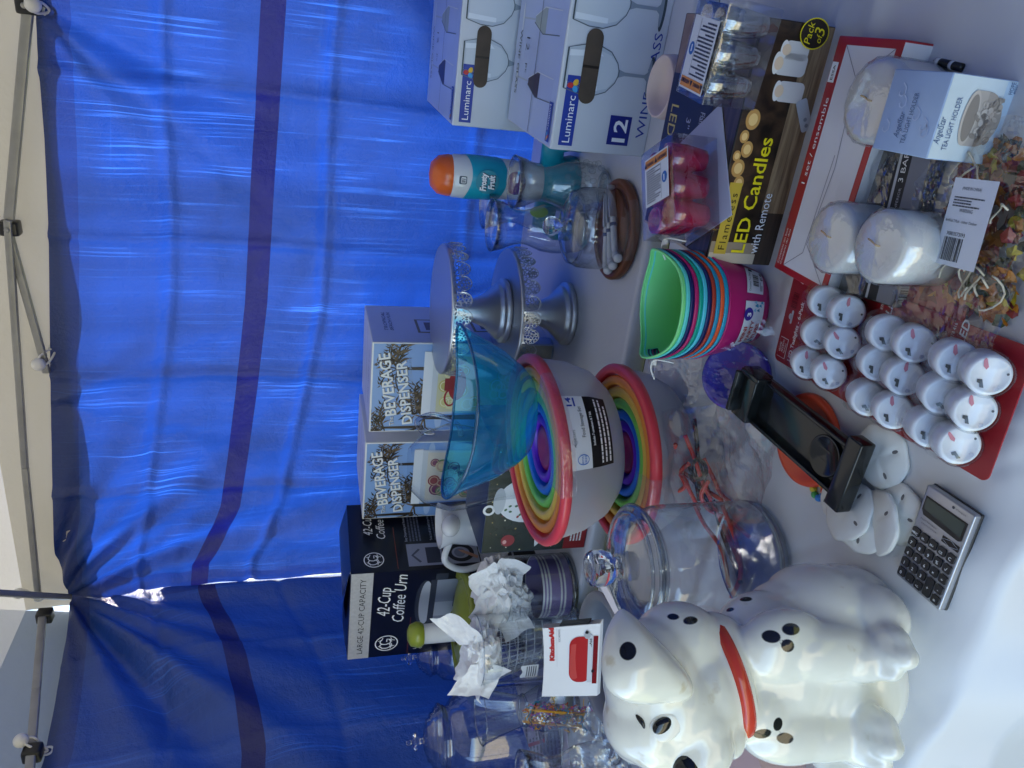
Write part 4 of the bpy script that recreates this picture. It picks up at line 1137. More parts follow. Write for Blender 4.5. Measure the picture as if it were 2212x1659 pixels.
q.text('KICA0WH', bw*.78, bh*.68, bh*.055, ink('#8a8c94'), I4, 1, width=bw*.18); q.rect(bw*.42, bh*.74, bw*.98, bh*.743, ink('#a9abb2'), I4, 1)
q.poly(rr2(bw*.20, bh*.12, bw*.84, bh*.52, bh*.17, 8), RED, I4, 1); q.poly(rr2(bw*.24, bh*.36, bw*.74, bh*.50, bh*.06, 6), ink('#c24a42', .25), I4, 2)
q.rect(bw*.18, bh*.02, bw*.84, bh*.10, DRED, I4, 1); q.rect(bw*.20, bh*.11, bw*.86, bh*.19, ink('#c9cbd0'), I4, 3); q.text('KitchenAid', bw*.54, bh*.125, bh*.055, BINK, I4, 4, width=bw*.27, bold=.03)
q.disc(bw*.86, bh*.2, bw*.05, bh*.055, ink('#a9abb0'), I4, 4); q.disc(bw*.90, bh*.21, bw*.02, bh*.03, BINK, I4, 5); q.disc(bw*.42, bh*.15, bw*.025, bh*.03, BINK, I4, 4); q.disc(bw*.36, bh*.09, bw*.022, bh*.026, BINK, I4, 4)
q.v = [Vector((p_.x, p_.y, p_.z+curlz(p_.x, p_.y))) for p_ in q.v]
for i, f in enumerate(q.f): mb.add([T @ q.v[j] for j in f], [tuple(range(len(f)))], q.mats[q.m[i]])
mb.build('printed_picture', t)
# printed sheet under the glasses, and the pink box behind the dog
def flat_sheet(name, corners, mat, label, cat, th=.0012, lines=None):
    mb = MB(); cs = [Vector(c) for c in corners]
    mb.add([c for c in cs]+[c-Vector((0, 0, th)) for c in cs], [(0, 1, 2, 3), (7, 6, 5, 4), (0, 4, 5, 1), (1, 5, 6, 2), (2, 6, 7, 3), (3, 7, 4, 0)], mat)
    T = frame(cs[0], cs[1]-cs[0], cs[3]-cs[0]); w, h = (cs[1]-cs[0]).length, (cs[3]-cs[0]).length
    if lines: lines(mb, T, w, h)
    return tag(mb.build(name), label, cat)
z = TZ+.006
flat_sheet('instruction_sheet', [on(1235, 1700, z), on(1215, 1480, z), on(1080, 1520, z+.02), on(1095, 1720, z+.02)], M('pinkish_paper', lin('#c9bcd0'), .6), 'pinkish printed sheet lying under the glasses at the left edge', 'paper',
           lines=lambda mb, T, w, h: (mb.para(w*.06, h*.08, w*.94, h*.9, 16, ink('#6a6476'), T, 1), mb.rect(w*.5, h*.3, w*.54, h*.7, ink('#c04060'), T, 2)))
flat_sheet('paper_slip', [at(1345, 1332, .98), at(1338, 1345, .99), at(1296, 1268, 1.0), at(1306, 1260, .99)], M('slip_paper', lin('#cfc4c8'), .6), 'narrow printed paper slip between the jar lid and the grey bowl', 'paper',
           lines=lambda mb, T, w, h: mb.para(w*.1, h*.1, w*.9, h*.9, 14, ink('#6a6476'), T, 1))
z1 = TZ+.055
a, b_, c = on(1600, 1668, z1), on(1612, 1588, z1), on(1782, 1700, z1)
t = thing('pink_carton', 'pale pink carton with red printing tucked behind the dog', 'carton', on(1700, 1690), 0)
mb = MB(); o_ = on(1700, 1690); A = at(1600, 1600, .80); 
xx = E1; mb.box((0, 0, 0), (.16, .12, .055), M('pink_card', lin('#d8b9b4'), .5), Matrix.Translation(Vector((-.02, .02, .0285))) @ Matrix.Rotation(YAW-R(14), 4, 'Z'))
TT = Matrix.Translation(Vector((-.02, .02, .0285))) @ Matrix.Rotation(YAW-R(14), 4, 'Z') @ frame((-.08, -.06, .0277), (1, 0, 0), (0, 1, 0))
FF = Matrix.Translation(Vector((-.02, .02, .0285))) @ Matrix.Rotation(YAW-R(14), 4, 'Z') @ frame((-.08, -.0602, -.0275), (1, 0, 0), (0, 0, 1))
for k in range(5): mb.line([(.02+.03*k, .0), (.03+.028*k, .055)], .0015, ink('#a83a34'), FF, 1)
mb.poly([(.03, .012), (.06, .04), (.07, .03), (.05, .008)], ink('#b23a34'), FF, 2); mb.para(.1, .005, .155, .05, 6, ink('#a83a34'), FF, 2); mb.para(.02, .01, .14, .05, 4, ink('#b4605a'), TT, 1)
mb.build('printed_box', t)
# ------------------------------------------------------------------ big glass jar
p = on(1640, 1203); p.z = TZ+.002
t = thing('cookie_jar', 'big clear glass jar with a heavy knobbed lid, behind the dog', 'jar', p, 0)
rj = .0715; hl = at(1385, 1203, p.y).z-p.z
JG = clear('jar_glass', base=.09, edge=(.40, .47, .56), power=3)
mb = MB(); mb.lathe([(rj*.60, hl+.002), (rj*.90, hl-.004), (rj*.985, hl-.02), (rj, hl-.04), (rj, .02), (rj-.004, .008), (rj-.012, .006), (0, .008)], JG, n=80)
mb.lathe([(0, .003), (rj-.014, .003), (rj-.006, .0015), (rj-.001, .006), (rj+.0004, .014), (rj-.003, .012), (rj-.012, .011), (0, .012)], THICKRIM, n=80)
mb.lathe([(rj*.86, hl-.006), (rj*.93, hl-.001), (rj*.86, hl+.004)], THICKRIM, n=72); mb.build('body', t)
mb = MB(); z = hl+.002
mb.lathe([(rj*.80, z-.012), (rj*.82, z), (rj*.985, z+.001), (rj*1.0, z+.006), (rj*.985, z+.011), (rj*.90, z+.013), (rj*.89, z+.017), (rj*.80, z+.020), (rj*.6, z+.024), (rj*.32, z+.026), (.016, z+.028)], clear('heavy_glass', base=.10, power=2, amp=.8, edge=(.30, .36, .45), bump=(30, .35, .004)), n=80)
for rr_, zz, w_ in ((rj*.995, z+.006, .0035), (rj*.90, z+.014, .0025), (rj*.80, z-.004, .003)):
    mb.tube([(rr_*math.cos(2*math.pi*i/80), rr_*math.sin(2*math.pi*i/80), zz) for i in range(80)], w_, THICKRIM, closed=True, n=8)
mb.build('lid', t)
zk = z+.026
mb = MB(); mb.lathe([(.013, zk), (.012, zk+.008), (.019, zk+.014), (.0215, zk+.022), (.0215, zk+.034), (.019, zk+.039), (.012, zk+.041), (.010, zk+.036), (0, zk+.035)], THICK, n=40); mb.build('knob', t)

# ------------------------------------------------------------------ nested storage bowls
FROST = clear('frosted_plastic', tint=(.93, .95, 1), edge=(.7, .74, .84), base=.05, amp=.4, rough=.14, body='#f0f0f4', bodyfac=.5)
RIMS = [('red', '#d8414c'), ('orange', '#e58a32'), ('yellow', '#e8bb4e'), ('green', '#7fcb56'), ('blue', '#1f6fd0'), ('purple', '#6a1fc0'), ('magenta', '#a81f5a')]
def bowl_set(loc, r, h, rx, ry, label):
    t = thing('storage_bowl_set', label, 'bowl set', loc, 0, 'nested clear bowls with rainbow lids', rx=rx, ry=ry)
    n = len(RIMS)
    mb = MB(); mb.lathe([(0, .002), (r*.56, .0), (r*.66, .005), (r*.80, h*.22), (r*.90, h*.5), (r*.945, h*.8), (r*.965, h)], FROST, n=80); mb.build('outer_bowl', t)
    for k, (nm, hexc) in enumerate(RIMS):
        ro = r*(1-.128*k); ri = r*(1-.128*(k+1))+.0035
        z = h-.0032*k
        c = M('lid_'+nm, hexc, .33, spec=.5)
        mb = MB()
        if k < n-1:
            mb.lathe([(ro-.006, z-.010), (ro, z-.009), (ro+.001, z), (ro-.002, z+.004), (ro-.009, z+.0052), (ro-.014, z+.003), (ri+.002, z-.002), (ri, z-.005), (ri-.001, z-.012)], c, n=96)
        else: mb.lathe([(ro, z-.008), (ro, z+.002), (ro-.008, z+.003), (ro-.02, z-.002), (0, z-.002)], c, n=64)
        o = mb.build('lid', t); o['label'] = nm+' lid ring'
        if 0 < k < 4:
            mb = MB(); rb_ = ro*.93; mb.lathe([(rb_*.62, h*.10+.003*k), (rb_*.9, h*.5), (rb_, z-.006)], clear('inner_frost', tint=(.97, .975, 1), edge=(.85, .88, .95), base=.03, amp=.25, rough=.15), n=48); mb.build('inner_bowl', t)
    return t
pu = at(1152, 958, 1.09); hu = .098
pu_base = Vector((pu.x, pu.y, pu.z-hu))
pl_ = at(1330, 975, 1.05); hl_ = pl_.z-TZ
tl_ = bowl_set(Vector((pl_.x, pl_.y, TZ+.002)), .137, hl_-.002, 0, R(-2), 'lower nested set of clear storage bowls with rainbow lids, on the table')
tu = bowl_set(Vector((pu.x, pu.y, pl_.z+.006)), .147, pu.z-pl_.z-.006, 0, R(-4.5), 'upper nested set of storage bowls with rainbow lids and a storage set sticker')
hU = pu.z-pl_.z-.006
# its sticker, bent round the bowl
def on_bowl(u, v, lay=0):
    z = hU*(.93-.62*(1-v)) if False else hU*(.30+.62*v)
    k = z/hU; rr_ = .147*(interp([(0, .66), (.22, .80), (.5, .90), (.8, .945), (1, .965)], k))+.0012+.0003*lay
    a = R(-98+44*u); return Vector((rr_*math.cos(a), rr_*math.sin(a), z))
def bent(mb, fnq, mapf):
    q = MB(); fnq(q)
    for i, f in enumerate(q.f):
        P = [q.v[j] for j in f]
        mb.add([mapf(p_.x, p_.y, p_.z/.0003) for p_ in P], [tuple(range(len(P)))], q.mats[q.m[i]])
mb = MB()
mb.grid(lambda u, v: on_bowl(u, .52+.48*v), 16, 6, WHITEC); mb.grid(lambda u, v: on_bowl(u, .52*v), 16, 6, BINK)
I4 = Matrix.Identity(4)
def art(q):
    q.text('Food Storage Set', .42, .62, .115, BINK, I4, 2, width=.42); q.text('MAINSTAYS', .30, .84, .08, ink('#50545c'), I4, 2, width=.22); q.ring(.36, .88, .05, .07, .006, ink('#50545c'), I4, 2, n=4)
    q.text('Includes 7 containers & 7 lids', .30, .42, .07, WINK, I4, 3, width=.46, bold=.02)
    for k in range(3): q.para(.05, .04+.10*k, .95, .12+.10*k, 1, WINK, I4, 3, seed=k)
    q.text('14', .84, .80, .16, BLUEI, I4, 2, bold=.03); q.rect(.84, .72, .97, .76, BLUEI, I4, 2); q.ring(.13, .72, .07, .13, .012, ink('#2f6fc0'), I4, 2); q.text('BPA', .13, .72, .06, ink('#2f6fc0'), I4, 3, al='c'); q.text('FREE', .13, .65, .06, ink('#2f6fc0'), I4, 3, al='c')
bent(mb, art, on_bowl); mb.build('printed_sticker', tu)
mb = MB()
mb.grid(lambda u, v: Vector(((.1485-.05*max(0, v-.55)*2)*math.cos(R(-112+74*u)), (.1485-.05*max(0, v-.55)*2)*math.sin(R(-112+74*u)), hU-.014+.022*min(v/.55, 1)+.0012*noise.noise(Vector((u*20, v*6, 0))))), 60, 12, clear('tape', tint=(.98, .94, .97), edge=(.9, .85, .9), base=.14, amp=.5, rough=.12, bump=(160, .8))); mb.build('tape', tu)
mb = MB()
mb.grid(lambda u, v: Vector(((.1385-.05*max(0, v-.55)*2)*math.cos(R(-130+30*u)), (.1385-.05*max(0, v-.55)*2)*math.sin(R(-130+30*u)), hl_-.016+.022*min(v/.55, 1)+.0012*noise.noise(Vector((u*20, v*6, 0))))), 30, 12, MATS['tape']); mb.build('tape', tl_)

# blue flared bowl on top
AQ = clear('aqua_clear', tint=(.20, .80, 1.0), edge=(.02, .42, .74), base=.08, amp=.6, power=3, rough=.04, body='#20b4ee', bodyfac=.20)
z0 = pu.z+.006; pb = at(1010, 900, 1.10)
t = thing('salad_bowl', 'clear aqua blue salad bowl with pointed ends on top of the rainbow lids', 'bowl', Vector((pb.x, pb.y, z0)), R(-8), ry=R(4.0))
hb = pb.z-z0+.005
def wob(a, r, z):
    k = (z/hb)**1.6; c = abs(math.cos(a))**3
    return (r*(1+.20*c*k-.04*(1-c)*k), z+.020*c*k-.004*math.sin(a)*k)
mb = MB(); mb.lathe([(0, .002), (.05, 0), (.063, .004), (.077, .018), (.094, hb*.45), (.106, hb*.85), (.110, hb)], AQ, n=96, wob=wob, sy=.98); mb.build('body', t)
mb = MB(); pts = []
for i in range(96):
    a = 2*math.pi*i/96; r_, z_ = wob(a, .110, hb); pts.append((r_*math.cos(a), r_*math.sin(a)*.98, z_))
mb.tube(pts, .0022, clear('aqua_rim', tint=(.08, .55, .75), edge=(.0, .2, .4), base=.12, amp=.6, power=2, body='#1590b8', bodyfac=.3), closed=True, n=8); mb.build('rim', t)
# clear pitcher with a curled handle behind it
p = at(950, 1010, 1.38); hp = at(885, 1010, 1.38).z-TZ; p.z = TZ
t = thing('clear_pitcher', 'clear pitcher with a curled handle in front of the dispenser boxes', 'pitcher', p, R(20))
mb = MB(); mb.lathe([(0, .003), (.05, .002), (.056, .02), (.066, hp*.55), (.080, hp*.72), (.083, hp*.80), (.066, hp*.93), (.040, hp)], PLAST, n=56); mb.build('body', t)
mb = MB(); mb.tube(smoothpath([(.060, 0, hp*.72), (.085, 0, hp*.74), (.105, 0, hp*.86), (.092, 0, hp*.95), (.070, 0, hp*.92), (.068, 0, hp*.86)]), .0052, clear('handle_clear', tint=(.8, .84, .9), edge=(.35, .4, .48), base=.12, power=1.6), n=10); mb.build('handle', t)

# ------------------------------------------------------------------ party tubs
p = on(1632, 664)
ct, st = math.cos(R(-20)), math.sin(R(-20))
def tub(k, hexc, label):
    z = .0056*k
    loc = Vector((p.x, p.y, TZ+.001+z))
    t = thing('party_tub', label, 'tub', loc, R(-14), 'colourful party tubs nested in one stack')
    mat = M('tub_'+hexc.strip('#'), hexc, .32, spec=.45)
    mb = MB(); H = .070; n = 72; prof = [(0, .002), (.044, .002), (.047, .006)]
    def shape(a, v):
        c = abs(math.cos(a))**6
        r_ = .0455+.0185*v**.85
        return Vector((r_*math.cos(a)*1.0*(1+.03*c*v), r_*math.sin(a)*.86, .006+(H-.006)*v+(.016*c*v*v*v)))
    vs, fs = [], []; nv = 12
    for i in range(n):
        a = 2*math.pi*i/n
        for j in range(nv+1): vs.append(shape(a, j/nv))
    for i in range(n):
        for j in range(nv):
            a = 2*math.pi*(i+.5)/n
            # the hand hole under each raised end
            if 9 <= j < 11 and (math.cos(a)) < -.93: continue
            i2 = (i+1) % n; fs.append((i*(nv+1)+j, i2*(nv+1)+j, i2*(nv+1)+j+1, i*(nv+1)+j+1))
    fs.append(tuple(i*(nv+1) for i in range(n-1, -1, -1)))
    mb.add(vs, fs, mat, smooth=True)
    mb.build('wall', t)
    mb = MB(); mb.tube([shape(2*math.pi*i/n, 1) for i in range(n)], .0016, mat, closed=True, n=6); mb.build('rim', t)
    return t
TUBS = [('#b01f66', 'magenta party tub with the price sticker, lowest of the stack'), ('#1f9fc0', 'teal party tub just above the lowest magenta one'), ('#e2592a', 'bright orange party tub near the foot of the stack'),
        ('#1f93b8', 'teal party tub between the bright orange and the rust red one'), ('#a83a2a', 'rust red party tub in the lower half of the stack'), ('#14265c', 'navy party tub under the pale aqua one in mid stack'),
        ('#52c4d8', 'pale aqua party tub below the sea green one'), ('#12a08a', 'sea green party tub in the middle of the stack'), ('#b02468', 'magenta party tub in the upper half of the stack, without a sticker'),
        ('#13235a', 'navy party tub third from the top of the stack'), ('#5fd0cf', 'light turquoise party tub directly under the top one'), ('#7ed88a', 'light green party tub on top of the stack')]
tubs = [tub(k, c, l) for k, (c, l) in enumerate(TUBS)]
def on_tub(x, y, lay=0):               # x in degrees round, y in metres up
    a = R(x); v = (y-.006)/.064; r_ = .0455+.0185*max(v, 0)**.85+.0008+.0003*lay
    return Vector((r_*math.cos(a), r_*math.sin(a)*.86+(-.0006), y))
mb = MB()
mb.grid(lambda u, v: on_tub(-138+62*u, .016+.030*v), 14, 4, WHITEC)
def art2(q):
    for k, w_ in enumerate(('MINI', 'PARTY', 'TUBS')): q.text(w_, -131, .0375-.0088*k, .0072, ink('#b0453c'), I4, 2, width=(23, 31, 26)[k], bold=.03)
    q.disc(-92, .040, 8, .007, ink('#3b2a8c'), I4, 2); q.text('3', -95, .0365, .008, WINK, I4, 3, width=5, bold=.04)
    rng = random.Random(3)
    for k in range(12):
        a, b_ = rng.choice((-137, -133, -90, -84, -80)), rng.uniform(.017, .030); 
        q.poly([(a, b_), (a+5, b_+.001), (a+2, b_+.005)], ink(rng.choice(('#3f9fc0', '#8fc8d8', '#2f7fa0'))), I4, 2)
bent(mb, art2, on_tub); mb.build('printed_sticker', tubs[0])
mb = MB(); mb.grid(lambda u, v: on_tub(-66+42*u, .018+.026*v-.008*u), 12, 4, WHITEC)
def art3(q):
    q.bars(-56, .0255, -36, .0345, BINK, I4, 2, n=18); q.text('Christmas Tree Shops', -64, .038, .0042, BINK, I4, 2, width=30); q.rect(-32, .034, -27, .0395, BINK, I4, 2); q.text('$1.00', -45, .0195, .005, BINK, I4, 2, width=16, bold=.03); q.para(-62, .0195, -48, .024, 3, ink('#50545c'), I4, 2)
bent(mb, art3, lambda x, y, l: on_tub(x, y-.008*(x+66)/42+.0002, l)); mb.build('price_sticker', tubs[0])
for k, (a, lb) in enumerate(((176, 'white cable tie through the hand hole of the tubs'), (5, 'white cable tie at the far end of the tub stack'))):
    mb = MB(); c = p+Vector((.075*math.cos(R(a)-.24), .065*math.sin(R(a)-.24), .120))
    mb.tube(smoothpath([c+Vector((0, -.012, -.01)), c+Vector((.004, -.004, .012)), c+Vector((-.006, .004, .014)), c+Vector((-.02, .006, .008))]), .0012, M('white_elastic', (.75, .75, .74), .35), n=5); mb.box(c+Vector((0, 0, .012)), (.006, .005, .005), M('white_elastic', (.75, .75, .74), .35))
    tag(mb.build('cable_tie'), lb, 'cable tie')

# ------------------------------------------------------------------ bag with the purple lidded pot
p = on(1620, 822); t = thing('frosted_pot', 'frosted pot with a purple lid wrapped in a clear bag', 'pot', p, R(10), rx=R(38))
PUR = M('purple_lid', lin('#3b2fa8'), .35, var=.25, vscale=30)
mb = MB(); mb.lathe([(0, .002), (.034, .002), (.042, .05)], FROST, n=40); mb.build('body', t)
mb = MB(); mb.lathe([(.040, .044), (.0425, .046), (.0425, .054), (.039, .056), (.036, .053), (0, .0525)], PUR, n=48); mb.build('lid', t)
mb = MB(); film_sheet(mb, (0, 0, .068), (.056, 0, 0), (0, .055, 0), (0, 0, 1), .010, 5, 34, 30, 16, mat=clear('pot_film', tint=(.98, .98, .99), edge=(.75, .78, .84), base=.075, amp=.7, power=2.6, rough=.05)); mb.build('clear_bag', t)
mb = MB(); p3 = on(1500, 800); film_sheet(mb, p3+Vector((0, 0, .03)), (.07, 0, 0), (0, .05, .01), (0, 0, 1), .012, 7, 40, 34, 14, dome=.012); film_sheet(mb, on(1600, 980, TZ+.018), E1*.07, E2*.07, (0, 0, 1), .008, 2, 40, 36, 13)
tag(mb.build('plastic_bag'), 'empty clear plastic bag spread behind the frosted pot and black tray', 'bag')
# ------------------------------------------------------------------ bag of red and black straws
p = on(1530, 975)
t = thing('straw_bag', 'clear bag of red and black looped straws', 'bag', p, 0)
REDS, BLKS = M('red_straw', lin('#c8362c'), .3), M('black_straw', (.015, .015, .018), .25)
rng = random.Random(21); mb = MB(); m2 = MB()
def straw(m_, pts, mat): m_.tube(smoothpath(pts, 7), .0030, mat, n=8)
def lp(X, Y, z): return on(X, Y, TZ+z)-p
for k, (P, c) in enumerate((
    ([(1445, 905, .05), (1460, 960, .045), (1490, 1010, .03), (1515, 1050, .02), (1560, 1080, .015)], 0), ([(1420, 990, .06), (1460, 1010, .05), (1500, 1040, .03), (1540, 1100, .015)], 1),
    ([(1460, 960, .06), (1440, 1010, .055), (1430, 1045, .05), (1455, 1062, .05), (1480, 1050, .045), (1470, 1020, .05), (1490, 1000, .04)], 0),
    ([(1440, 1080, .05), (1428, 1050, .05), (1445, 1020, .05), (1475, 1030, .05), (1490, 1060, .045), (1510, 1100, .02)], 0),
    ([(1500, 905, .04), (1505, 950, .04), (1510, 1000, .03), (1530, 1060, .012)], 1), ([(1520, 990, .03), (1540, 1030, .02), (1560, 1070, .012), (1600, 1100, .01)], 0),
    ([(1530, 1040, .03), (1515, 1070, .03), (1530, 1100, .02), (1570, 1120, .012), (1620, 1160, .008)], 0), ([(1490, 1010, .05), (1505, 1035, .05), (1525, 1025, .045), (1520, 1000, .04), (1500, 1000, .04), (1510, 1080, .02)], 1),
    ([(1480, 940, .05), (1500, 990, .04), (1520, 1045, .03), (1560, 1130, .012), (1600, 1220, .008)], 0), ([(1540, 1080, .02), (1560, 1150, .012), (1590, 1230, .01), (1600, 1260, .01)], 1), ([(1560, 1090, .02), (1590, 1170, .01), (1600, 1240, .01), (1580, 1290, .01)], 0),
    ([(1500, 1090, .03), (1520, 1130, .02), (1560, 1190, .012), (1575, 1270, .01)], 0))):
    straw(m2 if c else mb, [lp(*q) for q in P], BLKS if c else REDS)
o = mb.build('straws', t); o['label'] = 'red straws'; o = m2.build('straws', t); o['label'] = 'black straws'
mb = MB(); film_sheet(mb, lp(1500, 985, .052), Vector((.062, .02, 0)), Vector((-.01, .075, .02)), (0, 0, 1), .015, 11, 36, 32, 11, mat=MATS['pot_film'], dome=.016); mb.build('clear_bag', t)

# ------------------------------------------------------------------ black slicer tray, orange disc, beads
z = TZ+.012
a, b_ = on(1655, 862, z+.02), on(1842, 1015, z+.012)
d = (b_-a); L = d.length; ang = math.atan2(d.y, d.x)
BG = M('black_gloss', (.010, .012, .013), .16, spec=.5, var=.2, vscale=20)
t = thing('slicer_tray', 'shiny black plastic slicer tray with a wider end, lying aslant', 'slicer', a, ang, ry=math.asin((a.z-b_.z)/L))
w = .058
mb = MB(); mb.box((L*.5, 0, .006), (L*1.08, w, .008), BG, bevel=.002)
for s in (1, -1): mb.box((L*.5, s*(w/2-.002), .011), (L*1.08, .0045, .012), BG, bevel=.0015)
mb.build('channel', t)
mb = MB(); mb.box((L*1.045, 0, .010), (.020, w*1.36, .018), BG, bevel=.002); mb.build('end_stop', t)
mb = MB(); mb.lathe([(.0215, .010), (.0225, .0135), (.021, .0145), (.019, .0125), (0, .0115)], BG, T=Matrix.Translation((L*.82, 0, 0)), n=40)
for k in (-1, 1): mb.box((L*.80, .006*k, .0117), (.016, .0012, .0010), BG)
mb.build('thumb_dial', t)
mb = MB(); mb.box((-.012, 0, .012), (.03, w*1.06, .022), BG, bevel=.002); mb.box((-.004, w*.5, .020), (.034, .007, .02), BG, bevel=.002); mb.box((-.024, 0, .022), (.006, w*.9, .02), BG, bevel=.0015)
mb.build('hopper', t)
p = on(1755, 950); mb = MB(); mb.lathe([(0, .001), (.05, .001), (.0535, .004), (.052, .0095), (.047, .0105), (.044, .0075), (0, .0075)], M('orange_red', lin('#e2502e'), .35), n=64)
tag(mb.build('round_dish', None, p+Vector((0, 0, .001))), 'orange red round dish under the black slicer tray', 'dish')
p = on(1775, 1058)
t = thing('bead_ring', 'small rainbow beaded ring peeping out under the slicer tray', 'bead ring', p+Vector((0, 0, .004)), 0)
for k, c in enumerate(('#c8382c', '#c8382c', '#d8c23a', '#4aa85a', '#2f7fc8', '#2f6fc0', '#c8382c', '#d8a03a')):
    mb = MB(); A = 2*math.pi*k/8; mb.ell((.009*math.cos(A), .009*math.sin(A), 0), (.0042, .0042, .004), M('bead_'+c.strip('#'), c, .3), n=14); mb.build('bead', t)

# ------------------------------------------------------------------ sand dollars
SAND = M('bleached_shell', (.80, .80, .76), .62, spec=.3, var=.08, vscale=18, bump=(70, .12))
DARK = M('slot_shadow', (.16, .15, .15), .8)
def sand_dollar(loc, r, rx, ry, rz, label, seed):
    rng = random.Random(seed)
    t = thing('sand_dollar', label, 'sand dollar', loc, rz, 'white sand dollars fanned out on the cloth', rx=rx, ry=ry)
    n, nr = 72, 12
    slots = [(R(rng.uniform(-8, 8)+a), r*.60, r*.13, r*.055) for a in (30, 174, 262)]
    def rim(a): return r*(1+.022*math.sin(5*a+seed)+.014*math.sin(9*a+seed*2)+.01*noise.noise(Vector((math.cos(a)*2, math.sin(a)*2, seed))))
    def top(a, v):
        rr_ = rim(a)*v; h = .0042*(1-v**4)+.0012
        x, y = rr_*math.cos(a), rr_*math.sin(a)
        for sa, sr, sl, sw in slots:
            dx, dy = x-sr*math.cos(sa), y-sr*math.sin(sa)
            u_, w_ = dx*math.cos(sa)+dy*math.sin(sa), -dx*math.sin(sa)+dy*math.cos(sa)
            h -= .0012*math.exp(-((u_/(sl*1.3))**2+(w_/(sw*1.9))**2))
        h += .0002*math.cos(5*a)*math.exp(-((v-.35)/.2)**2)
        return Vector((x, y, h))
    mb = MB(); vs = [top(0, 0)]; fs = []
    for j in range(1, nr+1):
        for i in range(n): vs.append(top(2*math.pi*i/n, j/nr))
    for i in range(n):
        fs.append((0, 1+i, 1+(i+1) % n))
        for j in range(nr-1): fs.append((1+j*n+i, 1+(j+1)*n+i, 1+(j+1)*n+(i+1) % n, 1+j*n+(i+1) % n))
    o = len(vs)
    for i in range(n): q = vs[1+(nr-1)*n+i]; vs.append(Vector((q.x*.97, q.y*.97, -.0018)))
    for i in range(n): fs.append((1+(nr-1)*n+i, o+i, o+(i+1) % n, 1+(nr-1)*n+(i+1) % n))
    fs.append(tuple(o+i for i in range(n-1, -1, -1)))
    mb.add(vs, fs, SAND, smooth=True)
    for sa, sr, sl, sw in slots:
        T = Matrix.Translation((sr*math.cos(sa), sr*math.sin(sa), 0)) @ Matrix.Rotation(sa, 4, 'Z')
        hh = max(top(sa, .6).z, .003)
        mb.ell((0, 0, hh-.0002), (sl*1.0, sw*1.15, .0009), DARK, T, n=14)
    mb.build('shell', t)
z = TZ+.003
sand_dollar(on(1905, 985, TZ+.006), .032, R(4), R(-3), R(20), 'largest sand dollar, lying nearest the wide end of the black tray', 1)
sand_dollar(on(1943, 1110, TZ+.004), .030, R(2), R(4), R(80), 'sand dollar beside the calculator display', 2)
sand_dollar(on(1902, 1128, TZ+.012), .032, R(11), R(9), R(130), 'sand dollar leaning in the fan, next to the one by the calculator', 3)
sand_dollar(on(1868, 1126, TZ+.014), .032, R(14), R(10), R(10), 'sand dollar leaning in the middle of the fan', 4)
sand_dollar(on(1836, 1104, TZ+.017), .032, R(16), R(10), R(60), 'sand dollar leaning under the corner of the black tray', 5)
sand_dollar(on(1808, 1060, TZ+.010), .030, R(16), R(10), R(100), 'sand dollar mostly hidden below the black tray, next to the beads', 6)

# ------------------------------------------------------------------ calculator
a, b_, c, d = on(1944, 1240, TZ+.008), on(2034, 1318, TZ+.008), on(2118, 1114, TZ+.008), on(2010, 1046, TZ+.008)
X_ = ((b_-a)+(c-d))/2; Y_ = ((d-a)+(c-b_))/2; X_ = X_-Y_*(X_.dot(Y_)/Y_.dot(Y_))
w, h = X_.length, Y_.length; cen = (a+b_+c+d)/4
t = thing('calculator', 'silver pocket calculator with black keys on the cloth', 'calculator', (cen.x, cen.y, TZ+.0025), math.atan2(X_.y, X_.x))
SILP = M('silver_plastic', (.40, .41, .45), .3, metal=.75, bump=(400, .05))
mb = MB(); mb.box((0, 0, .0055), (w, h, .008), SILP, bevel=.0018); mb.build('face_plate', t)
mb = MB(); mb.box((0, 0, .0012), (w*1.015, h*1.01, .0036), BLK, bevel=.0012); mb.build('back_shell', t)
F = frame((-w/2, -h/2, .0096), (1, 0, 0), (0, 1, 0))
mb = MB(); mb.poly([(w*.06, h*.76), (w*.12, h*.715), (w*.88, h*.70), (w*.94, h*.72), (w*.94, h*.90), (w*.06, h*.90)], BLK, F, 1); mb.poly([(w*.10, h*.775), (w*.90, h*.745), (w*.90, h*.885), (w*.10, h*.885)], M('lcd', lin('#3b4640'), .15), F, 2); mb.build('display', t)
mb = MB(); mb.rect(w*.60, h*.605, w*.95, h*.665, M('solar_cell', lin('#14100e'), .15), F, 1); mb.ring(w*.775, h*.635, w*.18, h*.034, .0005, ink('#b9bcc4'), F, 2, n=4); mb.build('solar_cell', t)
mb = MB(); mb.text('ELECTRONIC', w*.10, h*.665, h*.024, ink('#555862'), F, 1, width=w*.36); mb.text('CALCULATOR', w*.14, h*.63, h*.022, ink('#555862'), F, 1, width=w*.34); mb.text('Compact', w*.66, h*.945, h*.022, ink('#454852'), F, 1, width=w*.2); mb.disc(w*.60, h*.952, w*.025, h*.014, ink('#454852'), F, 1); mb.build('printed_marks', t)
keys = [['MRC', 'M-', 'M+', 'CE', 'C'], ['7', '8', '9', '%', '√'], ['4', '5', '6', '×', '÷'], ['1', '2', '3', '+', '-'], ['0', '.', '+/-', '', '=']]
KEY = M('key_black', (.016, .016, .018), .3)
